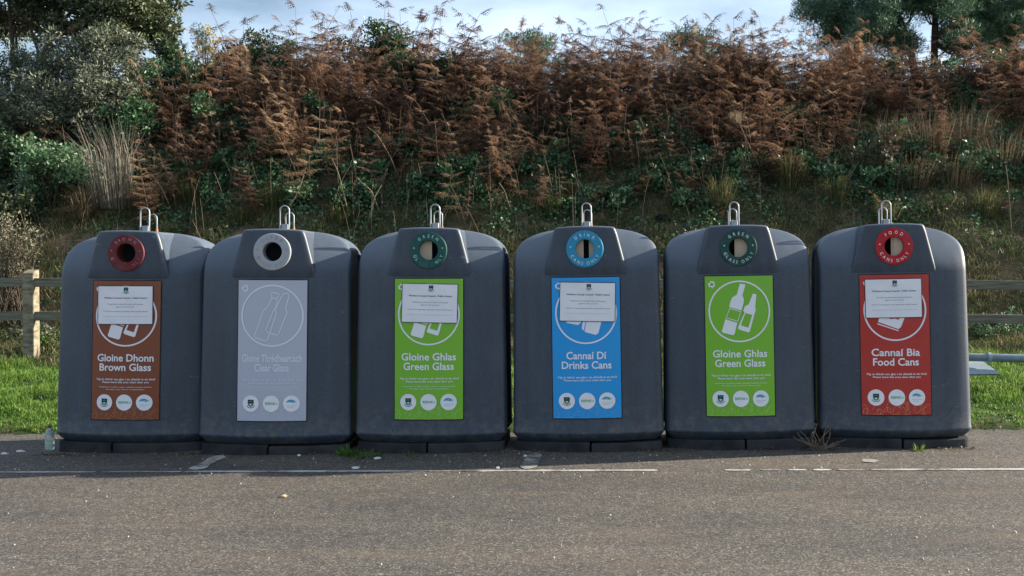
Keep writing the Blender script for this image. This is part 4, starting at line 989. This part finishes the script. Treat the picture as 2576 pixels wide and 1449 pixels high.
# dense dark hedge that fills the hollow on the left
for i, (px, py, D, R, n, mt, t, lab) in enumerate((
    (40, 400, 18.2, (1.0, .5, .8), 16, 'ivy', .35, 'very dark leafy bush at the left edge under the grey green shrub'),
    (130, 420, 17.4, (.75, .45, .42), 13, 'bramble', .75, 'mid green feathery bush left of the straw tussock'),
    (40, 500, 17.2, (.65, .4, .45), 10, 'olive', .55, 'yellowish olive bush at the left edge below the dark bush'),
    (395, 235, 19.6, (.7, .5, .55), 12, 'bramble', .45, 'green leafy bush between the grey green shrub and the bracken'),
    (470, 175, 20.0, (.5, .4, .45), 8, 'ivy', .5, 'small dark green bush at the foot of the gorse'),
    (330, 330, 18.6, (.55, .4, .45), 9, 'bramble', .5, 'green bush just above the straw tussock'),
    (960, 130, 21.2, (1.0, .5, .55), 18, 'ivy', .55, 'wide dark green bush under the tallest bracken near the sky'),
    (1050, 190, 20.6, (.6, .4, .45), 10, 'ivy', .45, 'dark green bush below the wide skyline bush'),
    (700, 210, 20.6, (.7, .4, .5), 10, 'ivy', .35, 'dark bush half hidden in bracken left of centre'),
    (1490, 250, 20.0, (.55, .4, .45), 9, 'ivy', .4, 'dark green bush among the bracken right of centre'),
    (2390, 250, 20.3, (.6, .4, .45), 9, 'bramble', .45, 'green bush among bracken under the pine'),
    (2545, 210, 20.6, (.6, .5, .6), 10, 'bramble', .55, 'mid green bush at the right edge below the pine'),
    (1210, 290, 19.4, (.6, .4, .5), 9, 'bramble', .3, 'dark bramble bush among bracken near the middle of the bank'),
    (640, 150, 21.4, (.7, .4, .5), 10, 'ivy', .45, 'dark green bush at the crest right of the gorse'),
    (800, 300, 19.4, (.55, .4, .4), 9, 'bramble', .25, 'dark bush deep in bracken above the clear glass bank'),
    (1130, 215, 20.4, (.7, .4, .45), 10, 'ivy', .3, 'dark evergreen bush in bracken left of the bank middle'),
    (1380, 330, 19.3, (.6, .4, .4), 9, 'bramble', .3, 'bramble bush under bracken right of the bank middle'),
    (1620, 290, 19.8, (.6, .4, .45), 9, 'ivy', .35, 'dark bush in bracken left of the tan plume'),
    (1760, 180, 21.0, (.7, .4, .45), 10, 'ivy', .4, 'dark bush near the crest below the leftmost conifer tip'),
    (1900, 230, 20.4, (.5, .4, .4), 8, 'bramble', .35, 'small bush in bracken right of the leftmost conifer tip'),
    (2300, 200, 21.8, (1.0, .5, .5), 16, 'ivy', .4, 'wide dark green bush behind the bracken under the twin trunks'),
    (2440, 205, 22.0, (.9, .5, .5), 14, 'bramble', .4, 'green bush on the crest right of the twin pine trunks'),
    (2130, 270, 20.2, (.6, .4, .45), 9, 'lime', .2, 'olive green bush in bracken left of the twin pine trunks'),
    (560, 300, 19.2, (.5, .4, .4), 8, 'bramble', .4, 'green bush at the left end of the bracken'),
    (2000, 330, 19.2, (.6, .4, .45), 9, 'bramble', .3, 'dark bramble bush below the tan plume on the right'))):
    c = at(px, py, D); bush('leafy_bush', c, R, n, .22, .40, .080, 5000, M[mt], lab, 'bush', t, None, i + 3)
# gorse with yellow flowers
c = at(515, 115, 20.9); g_ = bush('gorse_bush', c, (.34, .3, .42), 8, .16, .26, .055, 7000, M['ivy'], 'dark gorse bush with yellow flowers at the gap in the skyline', 'gorse', .5, None, 77, w_ratio=.25)
for (px, py) in ((528, 80), (535, 95), (520, 72), (538, 112), (530, 130), (545, 100), (500, 120), (541, 145), (536, 150)):
    c2 = np.array(at(px, py, 20.55)) - np.array(g_.location); P, d_ = ball_points(45, c2, .075); V, Fc = leaf_tris(P, d_, .035, .03); T = Tri(); T.add(V, Fc, np.repeat(rng.random(45), 4)); T.build('flower_spray', [M['gorse']], parent=g_)
# low bramble bushes over the middle of the bank
for i in range(112):
    px = (i * 61.8 * 1.37 + rs.uniform(-30, 30)) % 2640 - 30; py = rs.choice((360, 400, 425, 450, 480, 510)) + rs.uniform(-22, 22)
    if py > 470 and rs.random() < .35: py -= 60
    p = on_bank(px, py); R = rs.uniform(.32, .62)
    bush('bramble_bush', (p.x, p.y, p.z + .12), (R, R * .6, R * .42), 7, .14, .27, .075, 3600, M['bramble'], 'low dark green bramble bush creeping over the lower bank', 'bramble', rs.uniform(.2, .55), 'bramble bushes on the lower bank', 100 + i, .8, .22, .72, 3)
# single bare stems and canes one can pick out
def cane(pts, r, tint, label, group=None, leaves=None):
    P = np.array([np.array(p) for p in pts]); n = 14; t = np.linspace(0, len(P) - 1, n); Q = np.stack([np.interp(t, np.arange(len(P)), P[:, k]) for k in range(3)], 1)
    Q[1:-1] = (Q[:-2] + 2 * Q[1:-1] + Q[2:]) / 4; b = Q[0].copy(); V, Fc = tri_tube(Q - b, np.linspace(r, r * .5, n), 5)
    T = Tri(); T.add(V, Fc, tint, 0); o = T.build('bare_stem', [M['stem']], smooth=True); o.location = b; tag(o, label, 'stem', group)
    if leaves:
        m = leaves; T = Tri(); k = rng.uniform(.25, 1, m); PP = np.stack([np.interp(k * (len(P) - 1), np.arange(len(P)), P[:, j]) for j in range(3)], 1) - b + rng.normal(0, .035, (m, 3))
        V, Fc = leaf_tris(PP, rng.normal(size=(m, 3)), .07, .05); T.add(V, Fc, np.repeat(rng.random(m), 4)); l_ = T.build('leaves', [M['pale']], parent=o)
    return o
def stem_px(L_, dz=.25): 
    p0 = on_bank(*L_[0]); D = depth_of(p0); return [p0] + [at(x, y, D - dz * min(1, i + .5)) for i, (x, y) in enumerate(L_[1:])]
cane(stem_px([(925, 570), (932, 540), (940, 500), (960, 465)]), .014, .95, 'pale forked stem rising behind the clear and green glass banks')
cane(stem_px([(955, 545), (948, 515), (935, 480), (905, 455)]), .012, .8, 'pale thin stem crossing the forked one behind the banks')
cane(stem_px([(1010, 470), (985, 400), (950, 340), (925, 320)]), .014, .45, 'grey leaning stem in the dark hollow left of centre')
cane(stem_px([(1290, 540), (1275, 500), (1270, 480), (1255, 460)]), .010, .8, 'short pale stem above the green glass bank lifting loop')
cane(stem_px([(1215, 435), (1260, 400), (1310, 380), (1330, 372)]), .012, .4, 'brown stem slanting up to the right at the middle of the bank')
cane(stem_px([(1925, 450), (1890, 380), (1868, 330), (1856, 300)]), .016, .4, 'long leaning stem carrying a tan plume on the right bank')
o = tussock('seed_plume', at(1853, 303, depth_of(on_bank(1925, 450)) - .3), 70, .28, .22, M['straw'], 'tan feathery plume at the tip of a long leaning stem', 'plume', None, .75, (-.3, -.2), .014)
cane(stem_px([(2250, 420), (2255, 390), (2240, 375), (2232, 365)]), .007, .9, 'stem with pale leaves high behind the food cans bank', None, 26)
cane(stem_px([(2262, 460), (2250, 420), (2238, 395), (2225, 380)]), .007, .9, 'drooping stem with pale round leaves behind the food cans bank', None, 24)
cane(stem_px([(1805, 390), (1808, 375), (1815, 365), (1822, 360)]), .007, .8, 'pale leafy sprig beside the long leaning stem', None, 22)
cane(stem_px([(468, 410), (465, 395), (458, 380), (462, 372)]), .007, .8, 'pale leafy sprig right of the big straw tussock', None, 22)
cane(stem_px([(2545, 590), (2540, 520), (2535, 450), (2530, 415)]), .012, .75, 'tall bare grey stem near the right edge of the bank')
cane(stem_px([(705, 545), (735, 510), (755, 470), (765, 440)]), .010, .7, 'bare stem leaning right above the clear glass bank')
cane(stem_px([(895, 330), (850, 440), (880, 540)]) if False else stem_px([(880, 560), (868, 500), (850, 430), (835, 400)]), .010, .6, 'bare stem left of the pale forked stem')
# silvery weed by the fence on the left
c = at(25, 600, 15.6); gz = float(zt(c.x, c.y)); root = empty('silver_weed', (c.x, c.y, gz)); tag(root, 'tall pale silvery weed with fluffy heads behind the fence at the left edge', 'weed')
T = Tri(); q = Poly()
for k in range(46):
    tx = at(rs.uniform(-60, 105), 0, 15.6).x; f = rs.random(); top_y = 535 + abs(rs.gauss(0, 40)) + (30 if tx > c.x + .3 else 0); tz = at(0, top_y, 15.6).z
    s_ = np.linspace(0, 1, 6)[:, None]; p0 = np.array([rs.uniform(-.25, .25), rs.uniform(-.2, .2), 0]); p1 = np.array([tx - c.x, rs.uniform(-.3, .3), tz - gz]); Q = p0 * (1 - s_) + p1 * s_
    Q[:, 0] += .05 * np.sin(s_[:, 0] * 3 + k); V, Fq = tube(Q, np.linspace(.008, .003, 6), 5); q.add(V, Fq)
    m = 46; kk = .35 + .65 * rng.random(m) ** .7; PP = p0 + (p1 - p0) * kk[:, None] + rng.normal(0, .045, (m, 3))
    V, Fc = leaf_tris(PP, rng.normal(size=(m, 3)) + np.array([0, 0, .6]), .05 * rng.uniform(.5, 1.3, m), .02); T.add(V, Fc, np.repeat(np.clip(rng.normal(.12, .15, m) + .4 * (kk > .88), 0, 1), 4))
T.build('foliage', [M['pale']], parent=root); q.build('stems', M['stem'], root)
# leaf litter and weeds between fence and bank
for i, (px, py, R, mt, t, lab) in enumerate(((20, 745, .4, 'olive', .3, 'heap of dull dry weeds behind the fence at the left edge'), (125, 735, .4, 'silver', .35, 'greyish dry weeds behind the fence right of the post'), (2480, 850, .42, 'bramble', .6, 'green leafy weeds behind the fence above the pipe barrier'), (2570, 845, .4, 'bramble', .5, 'green weeds under the lower rail at the right edge'), (2520, 650, .4, 'bramble', .4, 'dark weeds above the fence at the right edge'), (120, 860, .3, 'lime', .5, 'bright green weeds at the foot of the fence post'))):
    c = at(px, py, 15.0 if py < 840 else 14.6); gz = float(zt(c.x, c.y))
    bush('weed_clump', (c.x, c.y, gz + .18), (R * 1.3, R * .6, R * .6), 7, .10, .2, .05, 5000, M[mt], lab, 'weeds', t, None, 300 + i, .8, .25, .5, 3)

c = at(1291, 940, 10.0); bush('weed_clump', (c.x, c.y, float(zt(c.x, c.y)) + .28), (.30, .25, .32), 7, .10, .18, .05, 5000, M['ivy'], 'added dark weeds standing in for shade between the teal ringed bank and the blue one', 'weeds', .1, None, 411, .9, .15, .5, 3)  # invented clump, tinted dark so the gap reads as shaded

# ---- trees beyond the crest
def needles(T, c, r, n, L_=.11, tint=.45):
    n = int(n * 2.2); P, d_ = ball_points(n, c, r, .3); dr = unit(d_ * .6 + rng.normal(size=P.shape) * .5 + np.array([0, 0, .5]))
    V, Fc = leaf_tris(P, dr, L_ * rng.uniform(.7, 1.2, n), .017); T.add(V, Fc, np.repeat(np.clip(tint + rng.normal(0, .2, n), 0, 1), 4))
def pine(base, stems, tufts, label, group=None, tint=.42, npt=140, tr=.28):
    root = empty('pine_tree', base); tag(root, label, 'pine tree', group); b = np.asarray(base); q = Poly(); T = Tri(); tips = []
    for pts, r in stems:
        P = np.array([np.array(p) for p in pts]) - b; n = 9; t = np.linspace(0, len(P) - 1, n); Q = np.stack([np.interp(t, np.arange(len(P)), P[:, k]) for k in range(3)], 1)
        Q[1:-1] = (Q[:-2] + 2 * Q[1:-1] + Q[2:]) / 4; V, Fq = tube(Q, np.linspace(r, r * .5, n), 9); q.add(V, Fq); tips.append(Q)
    allp = np.concatenate(tips)
    for c in tufts:
        c = np.asarray(c) - b; k = np.argmin(np.linalg.norm((allp - c) * np.array([1, 1, 1.6]) - np.array([0, 0, -.3]), axis=1)); s_ = np.linspace(0, 1, 6)[:, None]
        Q = allp[k] * (1 - s_) + c * s_; Q[:, 2] -= .18 * np.sin(s_[:, 0] * math.pi) ; V, Fq = tube(Q, np.linspace(.035, .010, 6), 5); q.add(V, Fq)
        for f in range(5):
            e = c + rng.normal(0, .16, 3) * np.array([1.3, 1.2, .55]); needles(T, e, np.array([tr, tr, tr * .55]) * rng.uniform(.7, 1.1), npt // 5 * 2, .12, tint + rng.normal(0, .12))
    T.build('crown', [M['pine']], parent=root); q.build('trunk', M['pinebark'], root, smooth=True)
    return root
DP = 26.0
b1 = at(2310, 250, DP); gz = float(zt(b1.x, b1.y)); r_ = np.random.default_rng(3)
tufts = []
for (x0, x1, y0, y1, n) in ((2020, 2120, 0, 70, 13), (2060, 2260, 25, 105, 34), (2120, 2330, -40, 45, 34), (2300, 2480, -60, 30, 26), (2380, 2560, 20, 105, 40), (2480, 2640, -10, 95, 36), (2190, 2300, 85, 130, 9), (2390, 2520, 90, 135, 14), (2150, 2560, -160, -50, 30)):
    for _ in range(n): tufts.append(at(r_.uniform(x0, x1), r_.uniform(y0, y1), DP + r_.normal(0, .6)))
pine((b1.x, b1.y, gz), [([b1 - Vector((0, 0, .6)), at(2300, 150, DP), at(2270, 60, DP), at(2230, -30, DP), at(2200, -130, DP)], .11),
                       ([at(2352, 250, DP + .2) - Vector((0, 0, .6)), at(2350, 150, DP + .2), at(2352, 60, DP + .2), at(2360, -60, DP), at(2370, -180, DP)], .11),
                       ([at(2285, 110, DP), at(2220, 70, DP), at(2140, 45, DP), at(2050, 35, DP)], .06), ([at(2352, 90, DP), at(2420, 50, DP), at(2500, 40, DP), at(2590, 20, DP)], .07)],
     tufts, 'spreading dark green pine with twin trunks behind the bank at right', None, .40, 150)
tf2 = [at(r_.uniform(2500, 2640), r_.uniform(130, 200), 27 + r_.normal(0, .4)) for _ in range(16)]
b2 = at(2590, 300, 27); pine((b2.x, b2.y, float(zt(b2.x, b2.y))), [([b2, at(2590, 200, 27), at(2585, 120, 27)], .08)], tf2, 'small dark pine at the right edge below the big pine', None, .38, 120)
for (px, py, lab) in ((1745, 80, 'dark conifer tip showing over the bracken, leftmost of the two tips'), (2150, 110, 'dark conifer tip just left of the big pine trunks'), (1330, 95, 'dark conifer tip behind the bracken near the centre')):
    tf = [at(px + r_.normal(0, 26) * (1 + k / 12), py + k * 6 + r_.normal(0, 5), 27 + r_.normal(0, .3)) for k in range(18)]
    b2 = at(px, py + 180, 27); pine((b2.x, b2.y, float(zt(b2.x, b2.y))), [([b2, at(px, py + 60, 27), at(px, py, 27)], .06)], tf, lab, None, .34, 110, .22)

# ================================================================== AT THE FEET OF THE BANKS
def weed(px, py, n, H, sprd, mt, label, cat='weed', tint=.5):
    p = on_plane(px, py); return tussock('weed', p, n, H, sprd, M[mt], label, cat, None, tint, (0, -.1), .010, .6)
weed(872, 1144, 120, .14, .18, 'grass', 'bright green weed tuft between the clear and green glass banks', tint=.35)
weed(922, 1147, 190, .11, .26, 'grass', 'low spreading green weed at the foot of the lime bank with the teal ring', tint=.3)
weed(1030, 1146, 50, .10, .10, 'grass', 'small green weed left of the joint in the teal ringed bank foot', tint=.3)
weed(2312, 1134, 54, .12, .08, 'grass', 'fresh yellow green weed in front of the food cans bank', tint=.75)
weed(2358, 1134, 34, .05, .09, 'grass', 'flat dull green weed right of the fresh weed at the food cans bank', tint=.3)
weed(2462, 1112, 50, .06, .12, 'pale', 'pale dry plant scrap at the right corner of the last bank', 'dry plant', .5)
p = on_plane(2062, 1132); root = empty('dead_weed', p); tag(root, 'dead twiggy weed between the last two banks', 'dead weed'); q = Poly()
for k in range(22):
    a = rs.uniform(-1.2, 1.4); l = rs.uniform(.07, .23); s_ = np.linspace(0, 1, 5)[:, None]; Q = np.array([math.sin(a) * l, rs.uniform(-.06, .02), math.cos(a) * l]) * s_ + np.array([rs.uniform(-.05, .05), 0, 0]); Q[:, 0] += .02 * np.sin(s_[:, 0] * 4 + k)
    V, Fq = tube(Q, np.linspace(.0055, .0025, 5), 4); q.add(V, Fq)
q.build('twigs', noisy('dead_twig', (.10, .075, .055), (.24, .18, .13), 20, .8, .2), root); tussock('green_shoots', (.03, -.03, 0), 30, .06, .08, M['grass'], None, None, None, .3).parent = root
# drifts of leaf litter and moss along the grass edge and the feet of the banks
nl = 5200
Xl = np.concatenate([rng.uniform(-7.5, -4.2, nl // 3), rng.uniform(2.4, 5.2, nl // 3), rng.uniform(-4.75, 2.75, nl // 3)]); n = len(Xl); m3 = nl // 3
Yl = np.concatenate([1.02 + rng.normal(0, .13, 2 * m3), .035 + .012 * Xl[2 * m3:] + .03 - np.abs(rng.normal(0, .045, n - 2 * m3)) + .06 * np.abs(np.sin((Xl[2 * m3:] + 4.7) * 2.56)) ** 6])
kp = rng.random(n) < np.clip(.55 + .6 * vnoise(Xl * 3, Yl * 3), .1, 1); Xl, Yl = Xl[kp], Yl[kp]; n = len(Xl)
P = np.stack([Xl, Yl, np.maximum(zt(Xl, Yl), 0) + .003 + rng.random(n) * .012], 1); up = unit(np.array([0, 0, 1.0]) + rng.normal(size=(n, 3)) * .35)
V, Fc = leaf_tris(P, np.cross(up, rng.normal(size=(n, 3))), rng.uniform(.008, .034, n), rng.uniform(.006, .02, n), up)
o = raw_mesh('leaf_litter', V, Fc, leafmat('leaf_litter', [(.03, .025, .015), (.05, .055, .02), (.10, .065, .035), (.19, .13, .07), (.33, .27, .17)], .1, .8), None, np.repeat(np.clip(rng.normal(.42, .25, n), 0, 1), 4), kind='stuff'); o['label'] = 'drifts of brown leaf litter along the grass edge and the bank feet'
# scraps, pebbles, leaves on the asphalt
scrap = noisy('paper_scrap', (.42, .42, .40), (.62, .62, .60), 20, .8, .2)
def flake(px, py, w_, d_, label, cat, m, name):
    p = on_plane(px, py); n = 9; T0 = []; rr = rs.uniform(0, 6)
    for k in range(n): t = 6.283 * k / n; T0.append((w_ * math.cos(t) * rs.uniform(.6, 1), d_ * math.sin(t) * rs.uniform(.6, 1), .006 + .006 * math.sin(2 * t + rr)))
    o = raw_mesh(name, T0 + [(0, 0, .014)] + [(x, y, .001) for x, y, z in T0], [(k, (k + 1) % n, n) for k in range(n)] + [(k, n + 1 + k, n + 1 + (k + 1) % n, (k + 1) % n) for k in range(n)], m); o.location = p; return tag(o, label, cat)
for (px, py, w_, d_, lab) in ((52, 1136, .045, .03, 'white paper scrap on the asphalt left of the bottle'), (12, 1142, .04, .035, 'white paper scrap at the left edge of the asphalt'), (893, 1178, .035, .025, 'white paper scrap on the line in front of the clear glass bank'), (948, 1154, .035, .03, 'whitish litter scrap by the spreading green weed'), (1252, 1178, .014, .014, 'tiny white litter flake right of the green glass bank'), (1322, 1148, .02, .02, 'small whitish flake beside the bay line'), (80, 1082, .06, .05, 'pale litter scrap at the grass edge above the bottle'), (752, 1147, .018, .016, 'small white stone at the foot of the clear glass bank')):
    flake(px, py, w_, d_, lab, 'litter', scrap, 'litter_scrap')
flake(712, 1250, .035, .03, 'yellowish fallen leaf lying on the sunlit asphalt', 'leaf', mat('leaf_yellow', (.34, .27, .16), .8), 'fallen_leaf')
V = []; Fq = []
for _ in range(210):
    px = rs.uniform(-20, 2600); py = rs.choice((rs.uniform(1136, 1200), rs.uniform(1150, 1460), rs.uniform(1136, 1165))); p = on_plane(px, py); r = rs.uniform(.003, .009) * (1.5 if rs.random() < .06 else 1); b = len(V)
    V += [(p.x + r * rs.uniform(.7, 1.2) * math.cos(t), p.y + r * rs.uniform(.7, 1.2) * math.sin(t), 0) for t in (0, 1.26, 2.51, 3.77, 5.03)] + [(p.x + r * .5 * math.cos(t), p.y + r * .5 * math.sin(t), r * .9) for t in (0, 1.26, 2.51, 3.77, 5.03)]
    Fq += [(b + k, b + (k + 1) % 5, b + 5 + (k + 1) % 5, b + 5 + k) for k in range(5)] + [tuple(b + 5 + k for k in range(5))]
o = raw_mesh('loose_grit', V, Fq, noisy('grit', (.16, .15, .13), (.50, .48, .44), 3, .8, .2, lo=.3, hi=.7), kind='stuff'); o['label'] = 'loose pale grit scattered on the asphalt'
# small black scraps on the bare bank
for (px, py, lab) in ((1664, 558, 'small black crumpled scrap on the bare bank between the blue and lime banks'), (556, 588, 'small black crumpled scrap on the bank left of the clear glass bank')):
    p = on_bank(px, py); bm = bmesh.new(); bmesh.ops.create_icosphere(bm, subdivisions=3, radius=.10)
    for v in bm.verts:
        c_ = v.co * 22; v.co *= 1 + .22 * math.sin(c_.x + 2 * math.sin(c_.y)) + .12 * math.sin(c_.z * 2.1 + c_.x); v.co.z *= .8; v.co.x *= 1.2
    me = bpy.data.meshes.new('black_scrap'); bm.to_mesh(me); bm.free(); me.materials.append(M['dark']); o = bpy.data.objects.new('black_scrap', me); col.objects.link(o); o.location = p + Vector((0, -.02, .04)); tag(o, lab, 'scrap')
